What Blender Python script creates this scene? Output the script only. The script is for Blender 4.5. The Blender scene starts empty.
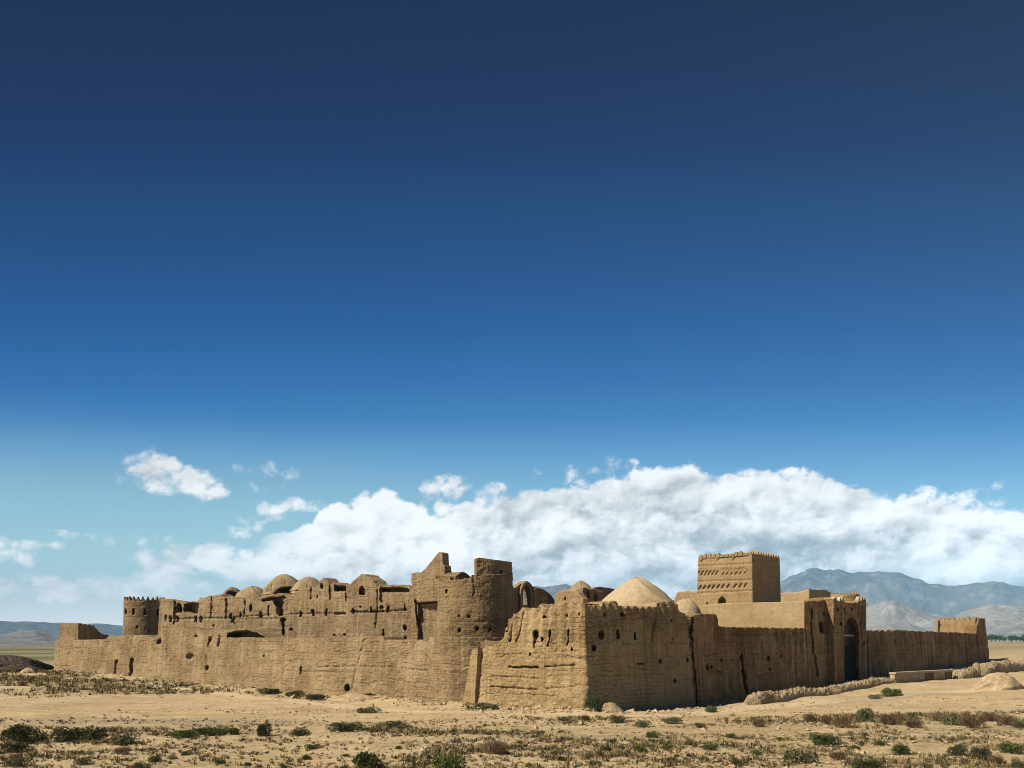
import bpy, bmesh, math, random
import numpy as np
from mathutils import Vector

random.seed(7)
RNG = np.random.default_rng(7)
S = bpy.context.scene
COL = S.collection

# ------------------------------------------------------------------ camera, sky, sun, exposure
F, HC, HY = 887.0, 5.0, 640.0            # focal length in pixels, eye height in metres, horizon row
cam_d = bpy.data.cameras.new('camera')
cam = bpy.data.objects.new('camera', cam_d)
COL.objects.link(cam)
cam.location = (0, 0, HC)
cam.rotation_euler = (math.radians(90), 0, 0)
cam_d.sensor_width = 36.0
cam_d.lens = 36.0 * F / 1024.0
cam_d.shift_y = (HY - 384.0) / 1024.0
cam_d.clip_start, cam_d.clip_end = 0.5, 60000.0
S.camera = cam
S.view_settings.view_transform = 'Standard'
S.view_settings.look = 'None'
S.view_settings.exposure = 0.62
S.view_settings.gamma = 1.0
S.cycles.max_bounces = 6
S.cycles.diffuse_bounces = 3
S.cycles.glossy_bounces = 1
S.cycles.transmission_bounces = 1
S.cycles.transparent_max_bounces = 4
S.cycles.volume_bounces = 0
S.cycles.use_denoising = True
S.cycles.filter_width = 0.95

SUN_AZ, SUN_EL = 65.0, 44.0               # sun behind the viewer's left shoulder, degrees from straight behind
sd = bpy.data.lights.new('sun', 'SUN')
sd.energy, sd.angle, sd.color = 5.0, math.radians(0.5), (1.0, 0.90, 0.75)
sun = bpy.data.objects.new('sun', sd)
COL.objects.link(sun)
_a, _e = math.radians(SUN_AZ), math.radians(SUN_EL)
SUN_DIR = Vector((-math.sin(_a) * math.cos(_e), -math.cos(_a) * math.cos(_e), math.sin(_e)))   # towards the sun
sun.rotation_euler = SUN_DIR.to_track_quat('Z', 'Y').to_euler()
sun.location = (-60, -40, 80)


def lin(r, g, b):
    f = lambda c: (c / 255 / 12.92) if c / 255 <= 0.04045 else ((c / 255 + 0.055) / 1.055) ** 2.4
    return (f(r), f(g), f(b), 1.0)


class NB:
    """small builder of shader nodes"""
    def __init__(self, tree):
        self.t = tree
    def n(self, kind, **kw):
        nd = self.t.nodes.new(kind)
        for k, v in kw.items():
            setattr(nd, k, v)
        return nd
    def put(self, sock, v):
        if hasattr(v, 'is_output'):
            self.t.links.new(v, sock)
        else:
            sock.default_value = v
    def m(self, op, a, b=None, c=None, clamp=False):
        nd = self.n('ShaderNodeMath', operation=op)
        nd.use_clamp = clamp
        self.put(nd.inputs[0], a)
        if b is not None: self.put(nd.inputs[1], b)
        if c is not None: self.put(nd.inputs[2], c)
        return nd.outputs[0]
    def step(self, v, lo, hi, a=0.0, b=1.0):
        nd = self.n('ShaderNodeMapRange', interpolation_type='SMOOTHSTEP')
        for i, x in enumerate((v, lo, hi, a, b)):
            self.put(nd.inputs[i], x)
        return nd.outputs[0]
    def xyz(self, x, y, z):
        nd = self.n('ShaderNodeCombineXYZ')
        for i, v in enumerate((x, y, z)):
            self.put(nd.inputs[i], v)
        return nd.outputs[0]
    def noise(self, vec, scale, detail=4, rough=0.55, dist=0.0):
        nd = self.n('ShaderNodeTexNoise')
        if vec is not None: self.put(nd.inputs['Vector'], vec)
        nd.inputs['Scale'].default_value = scale
        nd.inputs['Detail'].default_value = detail
        nd.inputs['Roughness'].default_value = rough
        nd.inputs['Distortion'].default_value = dist
        return nd.outputs['Fac']
    def mix(self, fac, a, b, blend='MIX'):
        nd = self.n('ShaderNodeMix', data_type='RGBA', blend_type=blend)
        self.put(nd.inputs[0], fac); self.put(nd.inputs[6], a); self.put(nd.inputs[7], b)
        return nd.outputs[2]
    def ramp(self, fac, stops, interp='LINEAR'):
        nd = self.n('ShaderNodeValToRGB')
        nd.color_ramp.interpolation = interp
        el = nd.color_ramp.elements
        while len(el) < len(stops):
            el.new(0.5)
        for e, (p, c) in zip(el, stops):
            e.position = p
            e.color = c if hasattr(c, '__len__') else (c, c, c, 1)
        self.put(nd.inputs[0], fac)
        return nd.outputs[0]


def AE(px, py):
    k = (px - 512) / F
    return math.atan(k) * F, (HY - py) * math.cos(math.atan(k))


def make_world():
    w = bpy.data.worlds.new('World')
    S.world = w
    w.use_nodes = True
    w.cycles.sampling_method = 'MANUAL'
    w.cycles.sample_map_resolution = 512
    t = w.node_tree
    t.nodes.clear()
    b = NB(t)
    tc = b.n('ShaderNodeTexCoord').outputs['Generated']
    sp = b.n('ShaderNodeSeparateXYZ'); b.put(sp.inputs[0], tc)
    x, y, z = sp.outputs
    hyp = b.m('SQRT', b.m('ADD', b.m('MULTIPLY', x, x), b.m('MULTIPLY', y, y)))
    A = b.m('MULTIPLY', b.m('ARCTAN2', x, y), F)           # azimuth and elevation, on one angular scale
    E = b.m('MULTIPLY', b.m('DIVIDE', z, b.m('MAXIMUM', hyp, 0.02)), F)
    # clear sky by elevation: deep navy overhead, pale turquoise near the horizon
    stops = [(0, (238, 238, 232)), (40, (214, 224, 224)), (75, (176, 204, 212)), (115, (136, 182, 204)), (155, (110, 164, 200)),
             (188, (80, 142, 194)), (220, (46, 116, 180)), (260, (22, 98, 168)), (310, (0, 80, 150)), (370, (0, 66, 132)),
             (420, (0, 58, 116)), (450, (0, 52, 108)), (490, (0, 36, 96)), (540, (4, 30, 84)), (640, (2, 22, 70)), (900, (2, 16, 52))]
    Eg = b.m('MULTIPLY', E, b.m('DIVIDE', hyp, b.m('MINIMUM', hyp, b.m('MAXIMUM', y, b.m('MULTIPLY', hyp, .8)))))
    clear = b.ramp(b.m('DIVIDE', Eg, 900.0, clamp=True), [(e / 900.0, lin(*c)) for e, c in stops])
    # a paler veil on the sunny side, low down
    veil = b.m('MULTIPLY', b.step(A, 260.0, -380.0), b.m('MULTIPLY', b.step(E, 225.0, 95.0), b.step(E, 10.0, 80.0)))
    clear = b.mix(b.m('MULTIPLY', veil, 0.55), clear, lin(152, 190, 194))

    # ---- clouds
    def P(sx, sy, ox=0.0, oy=0.0, w_=0.0):
        return b.xyz(b.m('DIVIDE', b.m('ADD', A, ox), sx), b.m('DIVIDE', b.m('ADD', E, oy), sy), w_)
    def puff(ox, oy, octs=4):
        """rounded heaps with creases between them"""
        tot = None
        for k_, (sc_, w_, det) in enumerate([(62.0, .46, 0), (29.0, .30, 0), (13.5, .17, 0), (6.2, .10, 1)][:octs]):
            n_ = b.noise(P(sc_ * 1.15, sc_, ox + 300 * k_, oy, 2.7 * k_), 1.0, det, .5, .35)
            r_ = b.m('MULTIPLY', b.m('ABSOLUTE', b.m('SUBTRACT', b.m('MULTIPLY', n_, 2.0), 1.0)), w_ * 2.1)
            tot = r_ if tot is None else b.m('ADD', tot, r_)
        return tot
    big = puff(0, 0)
    big_l = puff(0, 0, 2)
    big_s = puff(-5.0, 6.5, 2)
    soft = b.noise(P(120, 60, 0, 0, 4.3), 1.0, 5, 0.55)
    fine = b.noise(P(22, 17, 0, 0, 9.1), 1.0, 9, 0.66, 0.3)
    fine_s = b.noise(P(22, 17, -2.5, 3.0, 9.1), 1.0, 9, 0.66, 0.3)
    top = [(200, 575), (238, 568), (262, 536), (285, 522), (310, 512), (330, 503), (352, 494), (378, 490), (402, 491), (425, 508), (450, 506), (480, 494), (510, 493),
           (545, 486), (585, 479), (625, 473), (665, 467), (705, 470), (735, 474), (775, 468), (815, 474), (860, 482), (905, 487), (955, 493), (1000, 498), (1060, 508), (1140, 540)]
    tp = []
    for px, py in top:
        a, e = AE(px, py)
        tp.append(((a + 600) / 1200, e / 300))
    T = b.m('MULTIPLY', b.ramp(b.m('DIVIDE', b.m('ADD', A, 600.0), 1200.0, clamp=True), tp, 'B_SPLINE'), 300.0)
    nm = b.noise(P(64, 46, 0, 0, 21.0), 1.0, 8, 0.58, 0.2)
    nm_s = b.noise(P(64, 46, -9.0, 10.0, 21.0), 1.0, 8, 0.58, 0.2)
    rel = b.m('ADD', b.m('MULTIPLY', b.m('SUBTRACT', nm, nm_s), 1.9), b.m('MULTIPLY', b.m('SUBTRACT', fine, fine_s), .7))
    tones = [(0.0, lin(136, 142, 146)), (0.3, lin(170, 174, 177)), (0.55, lin(206, 208, 209)), (0.8, lin(235, 235, 235)), (1.0, lin(250, 249, 248))]
    look = clear
    fade = b.m('MULTIPLY', b.step(E, 4.0, 70.0, 0.25, 1.0), b.step(A, -268.0, -190.0))
    for i_, (frac, amp, wid, dark) in enumerate([(1.0, 16.0, 12.0, 0.0), (0.80, 46.0, 14.0, .02), (0.58, 50.0, 16.0, .06), (0.36, 40.0, 20.0, .10)]):
        one = b.noise(b.xyz(b.m('DIVIDE', A, 78.0 - 8 * i_), b.m('DIVIDE', E, 400.0), 31.0 + 7 * i_), 1.0, 3, .55)
        Ti = b.m('ADD', b.m('MULTIPLY', T, frac), b.m('MULTIPLY', b.m('SUBTRACT', one, .5), amp * 2))
        up = b.m('SUBTRACT', Ti, E)
        fld = b.m('ADD', b.m('MINIMUM', b.m('DIVIDE', up, wid), 3.2), b.m('ADD', b.m('MULTIPLY', b.m('SUBTRACT', big, .42), 1.9 if i_ == 0 else 2.6), b.m('MULTIPLY', b.m('SUBTRACT', fine, .5), 1.9)))
        cov = b.m('MULTIPLY', b.step(fld, 0.0, .75 if i_ == 0 else 1.3), fade)
        lit_ = b.m('ADD', b.m('ADD', .42 - dark, rel), b.m('ADD', b.m('MULTIPLY', b.step(up, 50.0, 0.0), .46 - dark), b.m('MULTIPLY', b.m('SUBTRACT', soft, .5), 1.45)))
        lit_ = b.m('ADD', lit_, b.step(A, 20.0, -170.0, 0.0, .25), clamp=True)
        look = b.mix(cov, look, b.ramp(lit_, tones))
    blobs = None
    for px, py, rx, ry, wgt in [(160, 470, 30, 15, 1.0), (184, 482, 36, 13, 1.15), (208, 491, 20, 7, .9), (142, 462, 12, 8, .55), (300, 504, 19, 7, .62), (262, 480, 22, 12, .36), (290, 476, 14, 6, .3), (246, 524, 14, 9, .35),
                                (270, 510, 14, 8, .45), (36, 545, 22, 5, .62), (60, 582, 52, 9, .75), (95, 592, 70, 8, .6), (205, 562, 60, 13, .95), (150, 582, 60, 9, .75), (255, 570, 62, 14, .9), (10, 586, 50, 8, .6),
                                (125, 540, 30, 5, .2), (470, 492, 34, 10, .5), (590, 474, 30, 9, .3), (-90, 560, 90, 22, .9), (-330, 520, 150, 40, 1.0), (1320, 520, 160, 46, 1.0)]:
        a, e = AE(px, py)
        q = b.m('ADD', b.m('POWER', b.m('ABSOLUTE', b.m('DIVIDE', b.m('SUBTRACT', A, a), rx * 1.25)), 2.0), b.m('POWER', b.m('ABSOLUTE', b.m('DIVIDE', b.m('SUBTRACT', E, e), ry * 1.35)), 2.0))
        q = b.m('MULTIPLY', b.m('SUBTRACT', 1.0, q), wgt)
        blobs = q if blobs is None else b.m('MAXIMUM', blobs, q)
    blobs = b.m('ADD', b.m('MAXIMUM', blobs, -2.4), b.m('ADD', b.m('MULTIPLY', b.m('SUBTRACT', fine, 0.5), 2.4), b.m('MULTIPLY', b.m('SUBTRACT', big, 0.42), 1.5)))
    blobs = b.m('MULTIPLY', b.step(blobs, 0.0, 1.0), b.step(E, 20.0, 110.0, .62, .96))
    lit_b = b.m('ADD', b.m('ADD', .90, rel), b.m('MULTIPLY', b.m('SUBTRACT', soft, .5), .8), clamp=True)
    look = b.mix(blobs, look, b.ramp(lit_b, tones))
    look = b.mix(b.step(E, -5.0, -60.0), look, lin(150, 125, 90))
    gain = b.ramp(b.m('DIVIDE', E, 900.0, clamp=True), [(0, 2.15), (.06, 1.95), (.11, 1.6), (.17, 1.3), (.26, 1.14), (.4, 1.04), (.6, 1.0)])
    gm = b.n('ShaderNodeMix', data_type='RGBA', blend_type='MULTIPLY'); gm.inputs[0].default_value = 1.0
    b.put(gm.inputs[6], look); b.put(gm.inputs[7], gain)
    look = gm.outputs[2]
    bg = b.n('ShaderNodeBackground'); b.put(bg.inputs[0], look); bg.inputs[1].default_value = 0.65
    sky = b.n('ShaderNodeTexSky', sky_type='NISHITA')
    sky.sun_disc = False
    sky.sun_elevation = _e
    sky.sun_rotation = math.atan2(SUN_DIR.x, SUN_DIR.y)
    bg2 = b.n('ShaderNodeBackground'); b.put(bg2.inputs[0], sky.outputs[0]); bg2.inputs[1].default_value = 0.06
    mx = b.n('ShaderNodeMixShader'); mx.inputs[0].default_value = 0.02
    t.links.new(bg.outputs[0], mx.inputs[1]); t.links.new(bg2.outputs[0], mx.inputs[2])
    out = b.n('ShaderNodeOutputWorld')
    t.links.new(mx.outputs[0], out.inputs['Surface'])


make_world()

# ------------------------------------------------------------------ numeric helpers
def _hash(ix, iy, seed):
    n = (ix.astype(np.int64) * 374761393 + iy.astype(np.int64) * 668265263 + seed * 1442695041) & 0x7fffffff
    n = ((n ^ (n >> 13)) * 1274126177) & 0x7fffffff
    return ((n ^ (n >> 16)) & 0xffff) / 65535.0

def vnoise(x, y, seed=0):
    x = np.asarray(x, float); y = np.asarray(y, float)
    x, y = np.broadcast_arrays(x, y)
    ix, iy = np.floor(x), np.floor(y)
    fx, fy = x - ix, y - iy
    fx = fx * fx * (3 - 2 * fx); fy = fy * fy * (3 - 2 * fy)
    a = _hash(ix, iy, seed); b = _hash(ix + 1, iy, seed); c = _hash(ix, iy + 1, seed); d = _hash(ix + 1, iy + 1, seed)
    return (a * (1 - fx) + b * fx) * (1 - fy) + (c * (1 - fx) + d * fx) * fy

def fbm(x, y, octv=4, seed=0, gain=0.5):
    v = 0; amp = 1; tot = 0
    for i in range(octv):
        v = v + amp * vnoise(x * 2 ** i + 17.3 * i, y * 2 ** i - 9.1 * i, seed + i); tot += amp; amp *= gain
    return v / tot

def sstep(x, a, b):
    t = np.clip((x - a) / (b - a), 0, 1)
    return t * t * (3 - 2 * t)

SQ = math.sqrt(0.5)
CX, CY = 5.2, 63.0                        # the near corner of the fort

def on_u(px, v0=0.0):
    """plan points where the columns px meet the wall line that runs to the far west corner, v0 m behind the near one"""
    k = (np.asarray(px, float) - 512) / F
    bx, by = CX + v0 * SQ, CY + v0 * SQ
    a = (bx - k * by) / (SQ * (1 + k))
    return np.stack([bx - a * SQ, by + a * SQ], -1)

def on_v(px, u0=0.0):
    k = (np.asarray(px, float) - 512) / F
    bx, by = CX - u0 * SQ, CY + u0 * SQ
    b = (k * by - bx) / (SQ * (1 - k))
    return np.stack([bx + b * SQ, by + b * SQ], -1)

NU, NV = np.array([-SQ, -SQ]), np.array([SQ, -SQ])   # outward normals of the two sides
TU, TV = np.array([SQ, -SQ]), np.array([SQ, SQ])     # along them, from west to east

def zpx(py, Y):
    return HC + (HY - np.asarray(py, float)) / F * Y

def at(px, py, Y):
    return ((px - 512) / F * Y, Y, float(zpx(py, Y)))

# ------------------------------------------------------------------ object helpers
def link(o):
    COL.objects.link(o); return o

def world_loc(o):
    v = Vector((0, 0, 0))
    while o is not None:
        v += o.location; o = o.parent
    return v

def thing(name, label, cat, loc=(0, 0, 0), group=None):
    o = link(bpy.data.objects.new(name, None))
    o.location = loc; o.empty_display_size = 0.5
    return tag(o, label, cat, group)

def tag(o, label, cat, group=None):
    o['label'] = label; o['category'] = cat
    if group: o['group'] = group
    return o

def mesh_np(name, verts, faces, mat, parent=None, uvs=None, smooth=True, loc=None, mats=None, midx=None):
    """one mesh object from world coordinates; faces: list of arrays (n,3)/(n,4) or of tuples"""
    verts = np.asarray(verts, float)
    base = np.array(world_loc(parent)) if parent is not None else np.array(loc if loc is not None else (0, 0, 0), float)
    me = bpy.data.meshes.new(name)
    if isinstance(faces, np.ndarray):
        nf, k = faces.shape
        me.vertices.add(len(verts)); me.vertices.foreach_set('co', (verts - base).ravel())
        me.loops.add(nf * k); me.loops.foreach_set('vertex_index', faces.ravel().astype(np.int32))
        me.polygons.add(nf); me.polygons.foreach_set('loop_start', np.arange(0, nf * k, k, dtype=np.int32))
        me.update(calc_edges=True)
    else:
        me.from_pydata((verts - base).tolist(), [], [tuple(int(i) for i in f) for f in faces])
        me.update()
    if uvs is not None:
        ul = me.uv_layers.new(name='UVMap')
        vi = np.empty(len(me.loops), np.int32); me.loops.foreach_get('vertex_index', vi)
        ul.data.foreach_set('uv', np.asarray(uvs, float)[vi].ravel())
    for m_ in (mats or [mat]):
        me.materials.append(m_)
    if midx is not None:
        me.polygons.foreach_set('material_index', np.asarray(midx, np.int32))
    me.polygons.foreach_set('use_smooth', [smooth] * len(me.polygons))
    me.validate()
    o = link(bpy.data.objects.new(name, me))
    if parent is not None: o.parent = parent
    elif loc is not None: o.location = loc
    return o

def seg_dist(px, py, pts):
    d = np.full(px.shape, 1e9)
    for (x0, y0), (x1, y1) in zip(pts[:-1], pts[1:]):
        dx, dy = x1 - x0, y1 - y0
        t = np.clip(((px - x0) * dx + (py - y0) * dy) / (dx * dx + dy * dy + 1e-9), 0, 1)
        d = np.minimum(d, np.hypot(px - x0 - t * dx, py - y0 - t * dy))
    return d

def carve(px, py, cuts):
    cuts = [c[:-1] + (c[-1] * 2.2 if c[-1] > .2 else c[-1],) for c in cuts]
    wx = .8 * (fbm(px / 3.1, py / 2.7, 3, 91) - .5); wy = 1.0 * (fbm(px / 2.9, py / 3.3, 3, 92) - .5)
    px, py = px + wx, py + wy
    dep = np.zeros(px.shape)
    for c in cuts:
        if c[0] == 'box':
            _, x0, x1, y0, y1, d = c
            e = np.minimum(np.minimum(px - x0, x1 - px), np.minimum(py - y0, y1 - py))
            w = sstep(e, -0.25, 0.25)
        elif c[0] == 'under':
            _, x0, x1, crv, yb, d = c
            yt = np.interp(px, *np.array(crv).T)
            e = np.minimum(np.minimum(px - x0, x1 - px), np.minimum(py - yt, yb - py))
            w = sstep(e, -0.25, 0.25)
        elif c[0] == 'arch':
            _, xc, yt, yb, hw, d = c
            h = min(hw * 1.7, (yb - yt) * 0.7)
            r = np.clip((yt + h - py) / h, 0, 1)
            lim = hw * (1 - r ** 1.9)
            e = np.minimum(lim - np.abs(px - xc), np.minimum(py - yt, yb - py))
            w = sstep(e, -0.25, 0.3)
        elif c[0] == 'ell':
            _, xc, yc, rx, ry, d = c
            rx, ry = rx * .85, ry * .85
            e = 1 - np.hypot((px - xc) / rx, (py - yc) / ry)
            w = sstep(e, -0.1, 0.35)
        else:
            _, pts, hw, d = c
            hv = hw * (.45 + .8 * vnoise(py / 2.3 + pts[0][0], px / 6.0, 5)) if d > .2 else hw
            w = sstep(hv - seg_dist(px + .8 * (vnoise(py / 3.0, px * 0, 6) - .5), py, pts), -0.35, 0.35)
        dep = np.where(d > 0, np.maximum(dep, w * d), np.where(dep > 0, dep, np.minimum(dep, w * d)))
    return dep

def resample(pts, step):
    pts = np.asarray(pts, float)
    seg = np.hypot(*np.diff(pts, axis=0).T)
    s = np.concatenate([[0], np.cumsum(seg)])
    n = max(2, int(round(s[-1] / step)) + 1)
    q = np.linspace(0, s[-1], n)
    return np.stack([np.interp(q, s, pts[:, 0]), np.interp(q, s, pts[:, 1])], -1)

def mud_wall(name, pts, top, bot, thick, parent, mat, rows=60, batter=0.04, rough=0.06, big=0.12, cuts=(), closed=False, seed=0, jag=0.06, rib=None, soft=0, cap_z=None, loc=None, teeth=None):
    """a rammed-earth wall face with real thickness over the plan line pts; top: list of (px, py) or a number (z); bot: a number or an array"""
    pts = np.asarray(pts, float)
    n = len(pts)
    if closed:
        tan = np.roll(pts, -1, 0) - np.roll(pts, 1, 0)
    else:
        tan = np.gradient(pts, axis=0)
    tan /= np.maximum(np.hypot(tan[:, 0], tan[:, 1]), 1e-9)[:, None]
    for _ in range(soft):
        tan[1:-1] = (tan[:-2] + tan[1:-1] * 2 + tan[2:]) / 4
    tan /= np.maximum(np.hypot(tan[:, 0], tan[:, 1]), 1e-9)[:, None]
    nrm = np.stack([tan[:, 1], -tan[:, 0]], -1)
    d = np.hypot(*(np.diff(pts, axis=0)).T)
    s = np.concatenate([[0], np.cumsum(d)])
    cpx = 512 + F * pts[:, 0] / pts[:, 1]
    if np.isscalar(top):
        zt = np.full(n, float(top))
    elif callable(top):
        zt = top(pts, cpx)
    else:
        tx, ty = np.array(top, float).T
        zt = zpx(np.interp(cpx, tx, ty), pts[:, 1])
    if teeth is not None:
        for x0, x1, per, amp in teeth:
            w = sstep(cpx, x0, x0 + 2) * sstep(-cpx, -x1, -x1 + 2)
            ph = cpx / per + .5 * (vnoise(cpx / 9.0, cpx * 0, seed + 31) - .5)
            zt = zt + w * amp / F * pts[:, 1] * (np.abs(np.sin(math.pi * ph)) ** .6 - .6) * (.5 + vnoise(np.floor(ph) * 1.7, cpx * 0, seed + 32))
    if jag:
        zt = zt + jag * 2 * (fbm(s * 2.2, s * 0 + seed, 3, seed + 5) - 0.5)
    zb = np.broadcast_to(np.asarray(bot, float), (n,))
    tt = np.linspace(0, 1, rows)
    Z = zb[:, None] + (zt - zb)[:, None] * tt[None]
    X = np.repeat(pts[:, 0:1], rows, 1); Y = np.repeat(pts[:, 1:2], rows, 1)
    sx = np.repeat(s[:, None], rows, 1)
    PX = 512 + F * X / Y; PY = HY - (Z - HC) * F / Y
    disp = batter * (zt.max() - Z)
    disp = disp + rough * 1.7 * (fbm(sx / 0.5, Z / 0.45, 4, seed + 1) - 0.5) + rough * 1.1 * (vnoise(sx / .17, Z / .16, seed + 9) - .5) + big * 2 * (fbm(sx / 3.5, Z / 2.2, 3, seed + 2) - 0.5)
    fade = 1.0
    if rib is not None:                        # vertical washed-out ribs: (spacing m, depth m, lower z)
        w = sstep(Z, rib[2], rib[2] + 1.0)
        disp = disp + w * rib[1] * np.sin(sx / rib[0] * 2 * math.pi + 1.5 * vnoise(sx * 0.7, Z * 0.2, seed + 7))
    if cuts:
        facing = (-(nrm[:, 0] * pts[:, 0] + nrm[:, 1] * pts[:, 1]) > 0)[:, None]
        dep = np.minimum(carve(PX, PY, cuts) * facing, thick - 0.12)
        vw = pts / np.hypot(pts[:, 0], pts[:, 1])[:, None]
        sk = np.clip((vw * tan).sum(1) / np.maximum(-(vw * nrm).sum(1), .2), -1.6, 1.6)[:, None] * .75   # holes slant along the sight lines so their insides look dark
        X = X + tan[:, 0:1] * sk * np.maximum(dep, 0); Y = Y + tan[:, 1:2] * sk * np.maximum(dep, 0)
        disp = disp - dep
    X = X + nrm[:, 0:1] * disp; Y = Y + nrm[:, 1:2] * disp
    V = np.stack([X, Y, Z], -1).reshape(-1, 3)
    UV = np.stack([sx, Z], -1).reshape(-1, 2)
    back = pts - nrm * thick
    Bt = np.column_stack([back, zt - 0.03]); Bb = np.column_stack([back, zb])
    V = np.concatenate([V, Bt, Bb]); UV = np.concatenate([UV, np.column_stack([s, zt + thick]), np.column_stack([s + 3, zb])])
    m_ = n if closed else n - 1
    i = np.arange(m_); j = (i + 1) % n
    fr = []
    r = np.arange(rows - 1)
    I, R = np.meshgrid(i, r, indexing='ij'); J = (I + 1) % n
    fr.append(np.stack([I * rows + R, J * rows + R, J * rows + R + 1, I * rows + R + 1], -1).reshape(-1, 4))
    o1, o2 = n * rows, n * rows + n
    fr.append(np.stack([i * rows + rows - 1, j * rows + rows - 1, o1 + j, o1 + i], -1))
    fr.append(np.stack([o1 + i, o1 + j, o2 + j, o2 + i], -1))
    faces = np.concatenate(fr)
    if not closed:
        ends = []
        for c, rev in ((0, False), (n - 1, True)):
            for q in range(rows - 1):            # end cap, strip by strip
                t0, t1 = tt[q], tt[q + 1]
                k0 = len(V)
                V = np.concatenate([V, [Bb[c] * (1 - t0) + Bt[c] * t0, Bb[c] * (1 - t1) + Bt[c] * t1]])
                UV = np.concatenate([UV, [[s[c] - thick, V[k0][2]], [s[c] - thick, V[k0 + 1][2]]]])
                f = [c * rows + q, c * rows + q + 1, k0 + 1, k0]
                ends.append(f[::-1] if rev else f)
        faces = np.concatenate([faces, np.array(ends)])
    o = mesh_np(name, V, faces, mat, parent, UV, True, loc)
    o.data.polygons.foreach_set('use_smooth', [True] * (m_ * (rows - 1)) + [False] * (len(faces) - m_ * (rows - 1)))
    if closed and cap_z is not None:
        # floor of the tower top
        k = len(o.data.vertices)
        ring = np.column_stack([back, np.full(n, cap_z)])
        mesh_np('tower_floor', np.concatenate([ring, [[back[:, 0].mean(), back[:, 1].mean(), cap_z]]]), [(a, (a + 1) % n, n) for a in range(n)], mat, parent, np.concatenate([ring[:, :2], [[0, 0]]]))
    return o

def block(name, c, t, nrm, w, h, d, mat, parent, prof=None, lean=0.0):
    """prism standing at plan point c: width w along t, depth d along the inward normal, front profile prof in (0..1, 0..1)"""
    prof = prof or [(0, 0), (1, 0), (1, 1), (0, 1)]
    t = np.asarray(t, float); nrm = np.asarray(nrm, float)
    V = []
    for dd in (0, d):
        for a, z in prof:
            p = np.asarray(c[:2]) + t * (a - 0.5) * w - nrm * dd
            V.append((p[0], p[1], c[2] + z * h))
    k = len(prof)
    fs = [tuple(range(k)), tuple(range(2 * k - 1, k - 1, -1))] + [(i, i + k, (i + 1) % k + k, (i + 1) % k) for i in range(k)]
    V = np.array(V)
    uv = np.column_stack([V[:, 0] * 0.7 + V[:, 1] * 0.7, V[:, 2]])
    return mesh_np(name, V, fs, mat, parent, uv, False)

POINTED = [(0, 0), (1, 0), (1, .22), (.78, .48), (.62, .86), (.5, 1), (.38, .86), (.22, .48), (0, .22)]
ROUNDED = [(0, 0), (1, 0), (1, .5), (.85, .82), (.6, 1), (.4, 1), (.15, .82), (0, .5)]

def jitter(prof, a=0.07):
    return [(x, z if z == 0 else z + random.uniform(-a, a)) for x, z in prof]

def plate(name, outer, holes, plane, off, thick, mat, parent, bottom=None):
    """a wall cut to an outline given where it meets the sight lines on plane(px, off); real openings; real thickness"""
    bm = bmesh.new()
    t0 = plane(np.array([outer[0][0]]), off)[0]
    nrm = NU if plane is on_u else NV
    def loop(pts):
        dense = []
        for (x0, y0), (x1, y1) in zip(pts, pts[1:] + pts[:1]):
            k = max(1, int(math.hypot(x1 - x0, y1 - y0) / 3))
            for q in range(k):
                dense.append((x0 + (x1 - x0) * q / k + random.uniform(-.15, .15), y0 + (y1 - y0) * q / k + random.uniform(-.15, .15)))
        vs = []
        for px, py in dense:
            p = plane(px, off); z = float(zpx(py, p[1]))
            vs.append(bm.verts.new((p[0], p[1], z)))
        return [bm.edges.new((vs[i], vs[(i + 1) % len(vs)])) for i in range(len(vs))]
    es = loop(outer)
    for h in holes: es += loop(h)
    bmesh.ops.triangle_fill(bm, use_beauty=True, use_dissolve=False, edges=es)
    fs = list(bm.faces)
    r = bmesh.ops.extrude_face_region(bm, geom=fs)
    for v in r['geom']:
        if isinstance(v, bmesh.types.BMVert):
            v.co.x -= nrm[0] * thick; v.co.y -= nrm[1] * thick
    bmesh.ops.recalc_face_normals(bm, faces=bm.faces)
    V = np.array([v.co[:] for v in bm.verts]); bm.verts.index_update()
    fs = [tuple(v.index for v in f.verts) for f in bm.faces]
    bm.free()
    tv = TU if plane is on_u else TV
    return mesh_np(name, V, fs, mat, parent, np.column_stack([V[:, 0] * tv[0] + V[:, 1] * tv[1], V[:, 2]]), False)

# ------------------------------------------------------------------ materials
def mat_base(name, rough=0.95):
    m = bpy.data.materials.new(name)
    m.use_nodes = True
    t = m.node_tree
    bs = t.nodes['Principled BSDF']
    bs.inputs['Roughness'].default_value = rough
    bs.inputs['Specular IOR Level'].default_value = 0.1
    return m, NB(t), bs

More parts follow.
